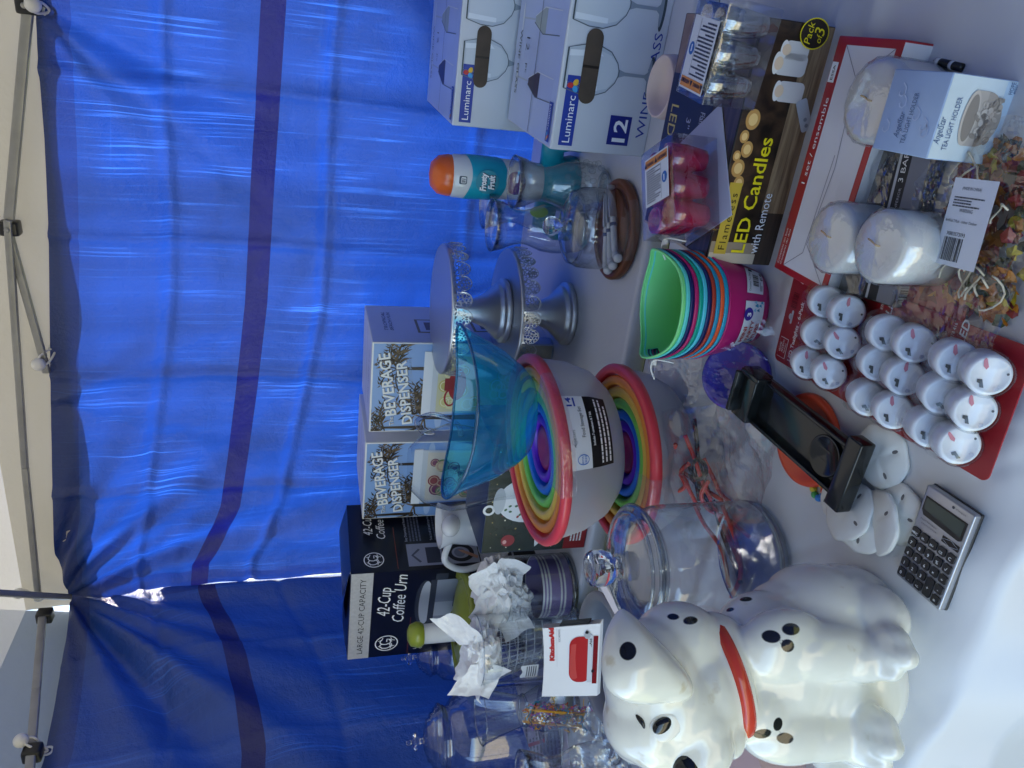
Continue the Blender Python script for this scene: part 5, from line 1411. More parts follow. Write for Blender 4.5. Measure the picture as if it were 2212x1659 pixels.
for r_, row in enumerate(keys):
    for k, s in enumerate(row):
        if s == '': continue
        kx, ky = w*(.115+.1925*k), h*(.525-.112*r_)
        kw, kh = w*.155, h*.082
        if s == '+' and r_ == 3: ky -= h*.056; kh = h*.19
        mb = MB(); mb.prism([(x+kx, y+ky) for x, y in rr2(-kw/2, -kh/2, kw/2, kh/2, w*.025, 3)], .0, .0016, KEY, F)
        mb.text(s, kx, ky-h*.021, h*(.046 if len(s) == 1 else .034), WINK, F, 7, al='c', bold=.02)
        mb.build('key', t)
# ------------------------------------------------------------------ candle box
a, b_ = on(1664, 574), on(1810, 59)
e = (b_-a); L = e.length; ang = math.atan2(e.y, e.x)
h, dp = .089, .185
t = thing('candle_box', 'long wood grain printed box of flameless candles with yellow lettering', 'box', (a.x, a.y, TZ+.001), ang)
def wood_mat(name, c1, c2, sc=(9, 90, 9)):
    m, n, l, b = newmat(name); tc = n.new('ShaderNodeTexCoord'); mp = n.new('ShaderNodeMapping'); mp.inputs['Scale'].default_value = sc
    l.new(tc.outputs['Object'], mp.inputs[0]); tx = n.new('ShaderNodeTexNoise'); tx.inputs['Scale'].default_value = 1.6; tx.inputs['Detail'].default_value = 8; tx.inputs['Distortion'].default_value = .6
    l.new(mp.outputs[0], tx.inputs['Vector']); r = n.new('ShaderNodeValToRGB'); l.new(tx.outputs['Fac'], r.inputs[0])
    r.color_ramp.elements[0].position, r.color_ramp.elements[0].color = .35, (*lin(c1), 1); r.color_ramp.elements[1].position, r.color_ramp.elements[1].color = .65, (*lin(c2), 1)
    l.new(r.outputs[0], b.inputs['Base Color']); b.inputs['Roughness'].default_value = .3; return m
WGR = wood_mat('printed_wood', '#6d543c', '#a58a68', (9, 9, 120)); WDK = wood_mat('printed_dark_wood', '#2a221c', '#4c3c30', (9, 120, 120)); BOKEH = wood_mat('printed_blur', '#15110e', '#4a3626', (26, 20, 22))
mb = MB(); mb.box((L/2, dp/2, h/2), (L, dp, h), BINK, bevel=.0015)
F = frame((0, 0, 0), (1, 0, 0), (0, 0, 1)); K = frame((L, dp, h), (-1, 0, 0), (0, -1, 0))
mb.rect(.001, .001, L-.001, h-.001, BOKEH, F, 1); mb.rect(L*.24, .001, L-.001, h*.36, WGR, F, 2); mb.rect(.001, .001, L*.24, h*.28, WDK, F, 2); mb.rect(.001, h*.28, L*.05, h-.002, ink('#cbb9a0'), F, 2)
mb.rect(L*.02, h*.30, L*.10, h*.98, ink('#a08c74'), F, 1.6)
for k, (x, y, r_) in enumerate(((.42, .86, .010), (.50, .80, .009), (.55, .88, .007), (.36, .80, .008), (.62, .82, .011), (.47, .92, .006), (.30, .9, .006))):
    mb.disc(L*x, h*y, r_, r_*.8, ink('#c09050'), F, 2); mb.disc(L*x, h*y, r_*.6, r_*.5, ink('#e6bf7c'), F, 3)
YEL = ink('#f0d820')
mb.rect(L*.045, h*.74, L*.36, h*.92, ink('#c9a83a'), F, 4); mb.text('Flameless', L*.065, h*.775, h*.14, ink('#2b220f'), F, 5, width=L*.25, spacing=1.25)
mb.text('LED Candles', L*.055, h*.475, h*.27, YEL, F, 6, width=L*.50, bold=.012); mb.text('with Remote', L*.055, h*.27, h*.18, WINK, F, 6, width=L*.27)
CN = [ink('#d9cfc6'), ink('#e8dfd6'), ink('#c2b8b0')]
for x, y, w_, hh in ((.80, .28, .085, .42), (.70, .22, .08, .38), (.86, .30, .07, .34)):
    mb.poly(rr2(L*x, h*y, L*(x+w_), h*(y+hh), .006), CN[0], F, 4); mb.disc(L*(x+w_/2), h*(y+hh), L*w_/2, h*.05, CN[1], F, 5); mb.disc(L*(x+w_/2), h*(y+hh-.03), L*w_*.3, h*.06, ink('#e6c6a4'), F, 6)
T2 = F @ Matrix.Translation((L*.66, h*.12, 0)) @ Matrix.Rotation(R(30), 4, 'Z')
mb.poly(rr2(-.018, -.006, .018, .008, .003), ink('#b9bcc0'), T2, 7); mb.disc(-.012, .001, .0022, .0022, ink('#8a8d94'), T2, 8); mb.disc(-.005, .001, .0022, .0022, ink('#8a8d94'), T2, 8)
mb.disc(L*.965, h*.30, .0155, .0175, ink('#2c211a'), F, 8); mb.ring(L*.965, h*.30, .0155, .0175, .0012, YEL, F, 9)
mb.text('Pack', L*.965, h*.33, h*.13, YEL, F, 9.5, al='c', shear=.2); mb.text('of', L*.950, h*.19, h*.11, YEL, F, 9.5, al='c', shear=.2); mb.text('3', L*.975, h*.17, h*.2, YEL, F, 9.5, al='c', shear=.2)
# lid (printed upside down)
mb.rect(.001, .001, L-.001, dp-.001, WDK, K, 1); mb.rect(.001, dp*.02, L*.30, dp*.98, WGR, K, 2)
mb.rect(L*.26, dp*.01, L*.99, dp*.66, ink('#121631'), K, 3)
mb.text('LED Candles', L*.40, dp*.08, dp*.16, ink('#c9b45a'), K, 4, width=L*.46); mb.text('3" Dia.', L*.44, dp*.34, dp*.09, ink('#a9abc0'), K, 4); mb.text('Flameless Wax Candle', L*.40, dp*.52, dp*.09, ink('#b9bbcc'), K, 4, width=L*.3)
mb.rect(L*.985, dp*.0, L-.0005, dp-.001, ink('#c9b8a0'), K, 5)
mb.disc(L*.6, dp*.82, .012, .009, ink('#a06a3a'), K, 3); mb.disc(L*.52, dp*.8, .008, .006, ink('#c08a50'), K, 3)
mb.build('printed_box', t)
mb = MB(); q = on(1440, 190); q = Vector((a.x, a.y, 0))+Vector((math.cos(ang), math.sin(ang), 0))*(L*.66)+Vector((-math.sin(ang), math.cos(ang), 0))*(dp+.04)
mb.lathe([(0, .0), (.028, 0), (.038, .03), (.042, .075), (.040, .088), (.037, .088), (.034, .075), (0, .07)], M('peach_wax', lin('#d8c4bc'), .4, sss=.2), n=40)
tag(mb.build('candle_cup', None, (q.x, q.y, TZ+.001)), 'pale peach candle cup half hidden behind the candle box', 'candle')

# ------------------------------------------------------------------ packs of votive glasses with warning labels
def votive_pack(loc, rz, n, r, hh, mat, label, lab, rx=0, ry=0, LS_=(.056, .072)):
    t = thing('votive_pack', label, 'pack', loc, rz, 'clear packs of votive glasses with warning labels', rx=rx, ry=ry)
    w, d = n*2*r+.006, 2*2*r+.006
    for i in range(n):
        for j in range(2):
            mb = MB(); T = Matrix.Translation((-w/2+.003+r+2*r*i, .003+r+2*r*j, .002))
            rr_ = r*.96
            mb.lathe([(0, .004), (rr_*.75, .003), (rr_*.8, .008), (rr_, hh*.5), (rr_*1.0, hh-.004), (rr_*.9, hh-.003), (rr_*.7, .012), (0, .010)], mat, T, n=32); mb.build('votive_glass', t)
    BOXM = clear('stiff_film', base=.14, amp=.6, edge=(.75, .8, .88), rough=.03, bump=(22, .35, .004))
    mb = MB(); mb.box((0, d/2, hh/2+.001), (w+.002, d+.002, hh+.004), BOXM, bevel=.001); mb.build('clear_box', t)
    mb = MB(); T = Matrix.Translation((0, 0, hh+.0042)) @ lab
    lw, lh = LS_
    mb.rect(-lw/2, -lh/2, lw/2, lh/2, WHITEC, T, 1); mb.rect(-lw/2+.002, lh/2-.012, lw/2-.002, lh/2-.002, ink('#d98a2c'), T, 2)
    mb.text('WARNING', -lw*.38, lh/2-.0098, .0054, BINK, T, 3, width=lw*.28, bold=.03); mb.text('AVERTISSEMENT', lw*.08, lh/2-.0098, .0054, BINK, T, 3, width=lw*.38, bold=.03)
    for x in (-lw*.44, .0): mb.poly([(x-.003, lh/2-.0105), (x+.003, lh/2-.0105), (x, lh/2-.004)], BINK, T, 3)
    mb.para(-lw/2+.004, -lh/2+.003, lw/2-.018, lh/2-.014, 15, ink('#3c3e46'), T, 2, seed=3)
    mb.rect(lw/2-.017, -lh/2+.002, lw/2-.0166, lh/2-.014, BINK, T, 2); mb.disc(lw/2-.009, -.004, .0058, .0066, ink('#2a66b0'), T, 2); mb.rect(lw/2-.0105, -.008, lw/2-.0085, -.001, WINK, T, 3)
    mb.build('warning_label', t)
    return t
zt = TZ+h+.0015
pk1 = on(1668, 122, zt)
CLV = clear('votive_glass', base=.30, power=1.6, amp=.7, edge=(.35, .42, .5), bump=(34, .5, .004))
votive_pack((pk1.x-.002, pk1.y+.008, zt), ang+R(-6), 3, .0150, .058, CLV, 'clear pack of colourless votive glasses on the right of the candle box', Matrix.Translation((-.006, .032, 0)) @ Matrix.Rotation(R(90), 4, 'Z'))
PINKV = clear('pink_votive', tint=(1.0, .22, .50), edge=(.7, .0, .2), base=.14, power=2, amp=.7, body='#ff3a86', bodyfac=.30, bump=(30, .3, .003))
pk2 = on(1548, 396, zt+.004)
votive_pack((pk2.x, pk2.y, zt+.003), ang+R(30), 3, .0165, .055, PINKV, 'clear pack of bright pink votive glasses on the left of the candle box', Matrix.Translation((.012, .034, 0)) @ Matrix.Rotation(R(-90), 4, 'Z'), rx=R(3), LS_=(.054, .058))
mb = MB(); q = pk2; mb.box((0, 0, 0), (.135, .105, .0012), M('grey_card', lin('#a9acc4'), .45), bevel=.0005)
tag(mb.build('backing_card', None, (pk2.x+.016, pk2.y+.036, zt+.0008), ang+R(36)), 'pale grey backing card under the pink votive pack', 'card')

# ------------------------------------------------------------------ red and white tray box
z = TZ+.034
fl_, fr_, nr_ = on(1672, 577, z), on(1814, 76, z), on(1955, 91, z)
ex = (fr_-fl_); W_ = ex.length; an = math.atan2(ex.y, ex.x); ey = nr_-fr_; D_ = ey.length
t = thing('red_carton', 'low red carton with a white folded top and red border', 'carton', (fl_.x, fl_.y, TZ+.001), an)
REDC = M('red_card', lin('#b01e2a'), .32, spec=.5, var=.12, vscale=14)
mb = MB(); mb.box((W_/2, -D_/2, .0165), (W_, D_, .033), REDC, bevel=.0012)
K = frame((0, -D_, .033), (1, 0, 0), (0, 1, 0))
mb.rect(.008, .008, W_-.008, D_-.016, M('white_board', (.76, .76, .80), .5, var=.04, vscale=20), K, 1)
for P in ([(.008, .008), (.04, .05), (W_*.5, D_*.44), (W_-.04, .05), (W_-.008, .008)], [(.008, D_-.016), (.03, D_*.55)], [(W_-.008, D_-.016), (W_-.035, D_*.55)], [(.03, D_*.55), (W_*.55, D_*.5)]): mb.line(P, .0008, ink('#8c8794'), K, 2)
mb.text('1 set / ensemble', W_*.40, D_-.0125, .0085, WINK, K, 2, width=W_*.36); mb.text('Contents on box', W_*.03, D_-.007, .004, WINK, K, 2, width=.04); mb.text('Contenu du dos', W_*.03, D_-.012, .004, WINK, K, 2, width=.04)
mb.rect(W_*.82, D_-.012, W_*.90, D_-.002, WINK, K, 2); mb.text('ESSA', W_*.83, D_-.009, .005, BINK, K, 3, width=.014)
for k in range(7): 
    x = random.Random(k).uniform(.01, W_-.01); mb.disc(x, D_-.001, .002, .0008, ink('#d8b9b8'), K, 3)
Fw = frame((0, -D_, 0), (1, 0, 0), (0, 0, 1)); mb.rect(.002, .001, W_-.002, .0325, MATS['white_board'], Fw, 1)
mb.build('printed_box', t)

# ------------------------------------------------------------------ pillar candles
WAX = M('white_wax', (.84, .82, .76), .42, spec=.4, sss=.25)
WRAP = clear('shrink_wrap', tint=(.985, .985, .985), edge=(.9, .92, .95), base=.13, amp=.45, power=2.2, rough=.05, bump=(34, .8, .0035))
def pillar(X, Y, ztop, r, label, z0=TZ+.002, sticker=False, ball=False):
    c = on(X, Y, ztop); hh = ztop-z0
    t = thing('pillar_candle', label, 'candle', (c.x, c.y, z0), R(20), 'white pillar candles in clear wrap')
    mb = MB(); e = r*.16
    mb.lathe([(0, .0), (r-e, 0), (r, e)]+[(r, hh-e), (r-e*.3, hh-e*.28), (r-e, hh), (r*.5, hh-.0008), (0, hh-.0015)], WAX, n=56); mb.build('wax', t)
    mb = MB(); mb.tube(smoothpath([(0, 0, hh-.002), (.001, 0, hh+.002), (.006, .002, hh+.003), (.011, .006, hh+.002)]), .0009, M('wick', lin('#c9a878'), .8), n=6); mb.build('wick', t)
    mb = MB()
    mb.lathe([(0, hh+.0035), (r*.8, hh+.002), (r+.0012, hh-.003), (r+.0015, hh*.5), (r+.0012, .0)], WRAP, n=64, wob=lambda a, r_, z_: (r_+.0006*math.sin(a*17+z_*300), z_)); 
    mb.build('clear_wrap', t)
    if sticker:
        mb = MB()
        for u0, u1, z_0, z_1, m_ in ((-.1, .55, .62, .80, WHITEC), (-.1, .55, .46, .62, BINK), (-.1, .55, .36, .46, BLUEI)):
            mb.grid(lambda u, v, u0=u0, u1=u1, z_0=z_0, z_1=z_1: Vector(((r+.0022)*math.cos(u0+(u1-u0)*u), (r+.0022)*math.sin(u0+(u1-u0)*u), hh*(z_0+(z_1-z_0)*v))), 10, 2, m_)
        mb.build('sticker', t)
pillar(1880, 218, TZ+.060, .037, 'white wrapped pillar candle behind the tea light holder box')
pillar(1792, 513, TZ+.066, .0335, 'white wrapped pillar candle against the red carton, behind another candle')
pillar(1897, 532, TZ+.070, .0320, 'white wrapped pillar candle in front, with a blue and black sticker', sticker=True)

# ------------------------------------------------------------------ soap box, tea light holder box, pen
q0, q1, q2 = on(1912, 622, TZ+.016), on(1845, 300, TZ+.016), on(2010, 350, TZ+.016)
ex = q1-q0; an = math.atan2((on(2012, 330, TZ)-on(1985, 470, TZ)).y, (on(2012, 330, TZ)-on(1985, 470, TZ)).x)
c = on(1925, 470, TZ); L, W_ = .155, .105
t = thing('scent_box', 'flat dark taupe box with black bands and white lettering in clear wrap', 'box', (c.x, c.y, TZ+.0035), YAW+R(6))
TAU = M('taupe_card', lin('#6a645e'), .3, var=.15, vscale=16)
mb = MB(); mb.box((0, 0, .008), (L, W_, .016), TAU, bevel=.001); K = frame((-L/2, -W_/2, .016), (1, 0, 0), (0, 1, 0))
mb.rect(.001, W_*.37, L-.001, W_*.53, ink('#1a1c22'), K, 1); mb.rect(.001, W_*.335, L-.001, W_*.365, ink('#c9ccd2'), K, 1); mb.rect(.001, W_*.22, L-.001, W_*.335, ink('#1a1c22'), K, 1); mb.rect(.001, .001, L-.001, W_*.22, ink('#7d808c'), K, 1)
mb.text('PARFUMEES', L*.30, W_*.42, .0075, WINK, K, 2, width=.042); mb.text('3 BARS', L*.72, W_*.255, .0085, WINK, K, 2, width=.032); mb.text('MIX EN LA PARTE INFERIOR', L*.30, W_*.25, .0045, ink('#b9bcc4'), K, 2, width=.06)
Fs = frame((-L/2, -W_/2, 0), (1, 0, 0), (0, 0, 1)); mb.rect(.001, .001, .03, .015, ink('#a9aaa8'), Fs, 1); mb.bars(.004, .004, .02, .013, BINK, Fs, 2, n=8)
Fl = frame((-L/2, W_/2, 0), (0, -1, 0), (0, 0, 1)); mb.rect(.001, .001, W_-.001, .015, ink('#8f918e'), Fl, 1); mb.para(.01, .003, .06, .014, 3, BINK, Fl, 2)
mb.build('printed_box', t)
mb = MB(); film_sheet(mb, (0, .02, .0195), (L*.54, 0, 0), (0, W_*.36, 0), (0, 0, 1), .005, 13, 50, 36, 22); mb.build('clear_wrap', t)
q = on(2142, 357); g0, g1 = q, on(2207, 176)
ex = g1-g0; w = ex.length*1.0; an = math.atan2(ex.y, ex.x); hh = .066
t = thing('holder_box', 'pale blue square box with a carved tea light holder picture', 'box', (q.x, q.y, TZ+.001), an)
PB1, PB2 = M('pale_blue_card', lin('#a9bedc'), .35, spec=.5, var=.05, vscale=30), M('pale_card', lin('#cfdbe0'), .35, spec=.5, var=.07, vscale=30)
mb = MB(); mb.box((w/2, w/2, hh/2), (w, w, hh), PB1, bevel=.001); F = frame((0, 0, 0), (1, 0, 0), (0, 0, 1)); K = frame((0, 0, hh), (1, 0, 0), (0, 1, 0))
mb.rect(.0008, .0008, w-.0008, hh-.0008, PB2, F, 1); mb.rect(w*.02, .001, w*.98, hh*.18, ink('#bcd0e2'), F, 1.5)
TX = ink('#4a6088')
for T_ in (F, K):
    y1 = hh*.78 if T_ is F else w*.45
    mb.text('AngelStar', w*.18, y1+.008, .009, TX, T_, 3, width=w*.32, shear=.35); mb.text('TEA LIGHT HOLDER', w*.12, y1-.001, .007, TX, T_, 3, width=w*.62)
for k in range(7):
    a_ = random.Random(k+3); x, y = w*a_.uniform(.1, .9), w*a_.uniform(.1, .9); r_ = .006
    mb.line([(x+r_*s/6*math.cos(s*.9), y+r_*s/6*math.sin(s*.9)) for s in range(1, 8)], .0012, ink('#c2cfe6'), K, 2)
mb.disc(w*.52, hh*.40, .021, .019, ink('#a79c92'), F, 3); mb.rect(w*.52-.021, hh*.40, w*.52+.021, hh*.58, ink('#b5aaa0'), F, 3.5); mb.disc(w*.52, hh*.58, .021, .0075, ink('#c4b9ae'), F, 4); mb.disc(w*.52, hh*.575, .018, .0055, ink('#8f857c'), F, 5)
rng = random.Random(6)
for k in range(34): mb.disc(w*.52+rng.uniform(-.018, .018), hh*rng.uniform(.18, .48), rng.uniform(.0015, .004), rng.uniform(.001, .003), ink(rng.choice(('#c4b9ae', '#958a80', '#b9aea4'))), F, 6, rng.uniform(0, 3), n=10)
mb.text('HOPE', w*.84, hh*.07, .006, TX, F, 4, width=.009); mb.text('80507', w*.85, hh*.03, .003, TX, F, 4, width=.007)
mb.build('printed_box', t)
a, b_ = on(2018, 131, TZ+.005), on(2078, 146, TZ+.005); mb = MB()
t = thing('pen', 'black and white pen lying beside the tea light holder box', 'pen', (a+b_)/2, math.atan2((b_-a).y, (b_-a).x)); l_ = (b_-a).length/2
mb.tube([(-l_, 0, 0), (-l_+.006, 0, 0), (l_, 0, 0)], [.0012, .0035, .0036], BLK, n=14); mb.build('barrel', t)
mb = MB(); mb.tube([(l_*.25, 0, 0), (l_*.45, 0, 0)], .0039, WP, n=14); mb.tube([(-l_*.8, 0, 0), (-l_*.5, 0, 0)], .0037, WP, n=14); mb.build('white_ring', t)

# ------------------------------------------------------------------ bag of leaf garland
c = on(2150, 498); t = thing('garland_bag', 'clear bag of autumn leaf garland with a white barcode label', 'bag', (c.x, c.y, TZ+.003), YAW+R(4))
rng = random.Random(9); mb = MB()
LC = [M('leaf_'+h_.strip('#'), h_, .45, var=.25, vscale=60) for h_ in ('#c27a1c', '#c27a1c', '#7a1f22', '#3f4a30', '#c9b52c', '#2c2f2c', '#b8671c', '#8a2a20')]
def leaf(mb, c, s, mat, rm):
    P = []
    for k in range(10):
        a = 2*math.pi*k/10+.3; r_ = s*(1 if k % 2 == 0 else .74)*rng.uniform(.7, 1.15); P.append((r_*math.cos(a), r_*math.sin(a)))
    vs = [c+rm @ Vector((x, y, .12*s*math.sin(x/s*3))) for x, y in P]+[c+rm @ Vector((0, 0, .18*s))]
    mb.add(vs, [(k, (k+1) % 10, 10) for k in range(10)], mat)
for k in range(300):
    u, v = rng.uniform(-1, 1), rng.uniform(-1, 1)
    q = Vector((u*.068, v*.046, .002+.018*(1-u*u)*(1-v*v)*rng.random()))
    leaf(mb, q, rng.uniform(.006, .0105), rng.choice(LC), Euler((rng.uniform(-.7, .7), rng.uniform(-.7, .7), rng.uniform(0, 6))).to_matrix())
mb.build('leaf_garland', t)
mb = MB(); CRD = M('cord_cream', lin('#d8cdb4'), .5)
for k in range(16):
    x, y = rng.uniform(-.055, .06), rng.uniform(-.04, .04); r_ = rng.uniform(.008, .016); a0 = rng.uniform(0, 6)
    mb.tube([(x+r_*math.cos(a0+s*.45), y+r_*.7*math.sin(a0+s*.45), .024+.004*math.sin(s)) for s in range(9)], .0009, CRD, n=5)
mb.build('wire', t)
mb = MB(); film_sheet(mb, (-.004, .004, .018), (.092, 0, 0), (0, .062, 0), (0, 0, 1), .008, 17, 64, 44, 22, dome=.008); mb.build('clear_bag', t)
mb = MB(); lw, lh = .070, .046
T = Matrix.Translation((.004, -.004, .034)) @ Matrix.Rotation(R(182), 4, 'Z') @ Matrix.Rotation(R(4), 4, 'X')
LS = M('label_paper', (.74, .76, .82), .5, bump=(30, .2))
mb.rect(-lw/2, -lh/2, lw/2, lh/2, LS, T, 1); mb.bars(lw/2-.030, -lh/2+.006, lw/2-.006, lh/2-.032+.008, BINK, T, 2, n=20, seed=4) if False else None
mb.bars(.012, -.017, .031, .004, BINK, T, 2, n=22, seed=4, vert=False)
for s_, x, sz in (('X003S73I93', .006, .0045), ('New', -.006, .0042), ('WARNING', -.010, .0046), ('MADE IN CHINA', -.026, .0042)):
    pass
TT = T @ Matrix.Rotation(R(90), 4, 'Z')
mb.text('X003S73I93', -.006, -.0105, .0042, BINK, TT, 2, al='c', width=.020); mb.text('Artificial 2 Pack - Indoor Outdoor', -.004, .0000, .0032, ink('#3a3c44'), TT, 2, al='c', width=.034); mb.text('WARNING', -.002, .0085, .0042, ink('#3a3c44'), TT, 2, al='c', width=.014)
mb.para(-.018, .012, .014, .021, 4, ink('#4a4c54'), TT, 2); mb.text('(MADE IN CHINA)', -.002, .026, .0036, ink('#3a3c44'), TT, 2, al='c', width=.020)
mb.build('barcode_label', t)

# ------------------------------------------------------------------ packs of tea lights
TLW = M('tea_white', (.80, .80, .84), .3, spec=.5, sss=.1); BLI = clear('blister', base=.05, amp=.55, edge=(.85, .87, .92), power=2.6, rough=.03, bump=(35, .25, .002))
REDK = M('red_backing', lin('#a01e28'), .33, spec=.5, var=.1, vscale=12)
TIP = M('red_tip', lin('#d8808c'), .4); FLM = M('slot_dark', (.03, .03, .032), .5)
def tea_pack(corners, lights, zc, label, top=True, seed=1):
    tl, tr, br, bl = [on(X, Y, zc) for X, Y in corners]
    ex = ((tr-tl)+(br-bl))/2; ey = ((tl-bl)+(tr-br))/2; an = math.atan2(ex.y, ex.x); cen = (tl+tr+br+bl)/4
    Wd = ex.length; Hd = abs((Matrix.Rotation(-an, 3, 'Z') @ ey).y)
    t = thing('tealight_pack', label, 'tea lights', (cen.x, cen.y, zc), an, 'red cards of battery tea lights in clear blisters')
    inv = Matrix.Rotation(-an, 4, 'Z') @ Matrix.Translation(-cen)
    mb = MB(); mb.prism(rr2(-Wd/2, -Hd/2, Wd/2, Hd/2, .007), 0, .0012, REDK)
    T = frame((-Wd/2, -Hd/2, .0012), (1, 0, 0), (0, 1, 0))
    mb.text('LED Tealights - 6-Pack', Wd*.06, Hd-.030, .0078, WINK, T, 1, width=Wd*.62, bold=.02)
    mb.rect(Wd*.05, Hd-.019, Wd*.26, Hd-.004, WINK, T, 1); mb.rect(Wd*.055, Hd-.0185, Wd*.255, Hd-.0045, ink('#a01e28'), T, 2)
    mb.text('HOME', Wd*.11, Hd-.009, .0042, WINK, T, 3, width=.011); mb.text('ACCENTS', Wd*.11, Hd-.0132, .0042, WINK, T, 3, width=.015); mb.text('Holiday', Wd*.11, Hd-.0175, .0042, WINK, T, 3, width=.012)
    mb.text('LED', Wd*.84, Hd-.020, .011, WINK, T, 1, width=.022, shear=.2, bold=.02); mb.bars(Wd*.58, Hd-.018, Wd*.74, Hd-.008, ink('#6a1018'), T, 1, n=16); mb.text('878 416', Wd*.86, Hd-.008, .005, WINK, T, 1, width=.014)
    mb.poly(rr2(Wd*.42, Hd-.0165, Wd*.56, Hd-.013, .0017), ink('#cfd0da'), T, 2); mb.disc(Wd*.49, Hd-.012, .0035, .003, ink('#cfd0da'), T, 2)
    mb.build('backing_card', t)
    rng = random.Random(seed); r = .0165; hh = .027
    for k, (X, Y) in enumerate(lights):
        lean = (Matrix.Rotation(-an, 3, 'Z') @ Euler((R(60+rng.uniform(-3, 3)), 0, R(-14+rng.uniform(-4, 4)))).to_matrix()).to_4x4()
        ax = lean.to_3x3() @ Vector((0, 0, hh)); zb_ = .0025+r*.87
        q = inv @ on(X, Y, zc+zb_+ax.z)
        T = Matrix.Translation((q.x-ax.x, q.y-ax.y, zb_)) @ lean
        mb = MB(); mb.lathe([(0, 0), (r-.001, 0), (r, .001), (r, hh-.0035), (r-.0012, hh-.001), (r-.003, hh), (r-.0038, hh-.0008), (0, hh-.0008)], TLW, T, n=40)
        o = mb.build('tealight', t)
        a0 = rng.uniform(-.5, .5)
        m2 = MB(); T2 = T @ Matrix.Translation((0, 0, hh-.0006)) @ Matrix.Rotation(a0, 4, 'Z')
        m2.poly([(-.0105, .001), (-.004, .004), (-.0045, .0075), (-.007, .007), (-.0075, .0050), (-.0105, .0040)], FLM, T2, 1); m2.rrect(-.011, -.009, -.0075, -.0055, .001, ink('#b4b6c8'), T2, 1); m2.disc(.004, -.0115, .0010, .0010, ink('#5a5a62'), T2, 1)
        m2.build('switch', o)
        if k < 3 or rng.random() < .3:
            m3 = MB(); m3.poly([(.004, .004), (.0065, .0030), (.0125, .006), (.013, .0072), (.011, .008), (.006, .0065)], TIP, T2, 2); m3.build('pull_tab', o)
        mb = MB(); R_ = r+.0018
        mb.lathe([(R_+.003, -.005), (R_+.0006, -.001), (R_, .004), (R_, hh-.001), (R_-.003, hh+.0022), (0, hh+.003)], BLI, T, n=36); mb.build('blister', t)
    return t
tea_pack([(1675, 772), (1722, 575), (1908, 638), (1838, 876)], [(1834, 675), (1822, 742), (1794, 809), (1787, 653), (1770, 722), (1747, 787)], TZ+.0075, 'red tea light card farthest from the calculator, with the hanging hole showing', seed=2)
tea_pack([(1838, 870), (1908, 622), (2072, 700), (1978, 963)], [(1980, 745), (1958, 817), (1933, 890), (1921, 720), (1901, 787), (1879, 864)], TZ+.0095, 'red tea light card in the middle of the three, overlapping the other two', seed=3)
tea_pack([(1975, 940), (2060, 690), (2240, 752), (2133, 1054)], [(2139, 812), (2107, 891), (2075, 963), (2070, 782), (2040, 856), (2015, 928)], TZ+.0115, 'red tea light card nearest the camera, beside the calculator', seed=4)
p = on(1990, 660, TZ+.006); mb = MB(); mb.prism(rr2(-.03, -.05, .05, .03, .006), 0, .0011, REDK)
tag(mb.build('red_card', None, p, YAW+R(6)), 'bare edge of another red backing card under the tea light packs', 'card')
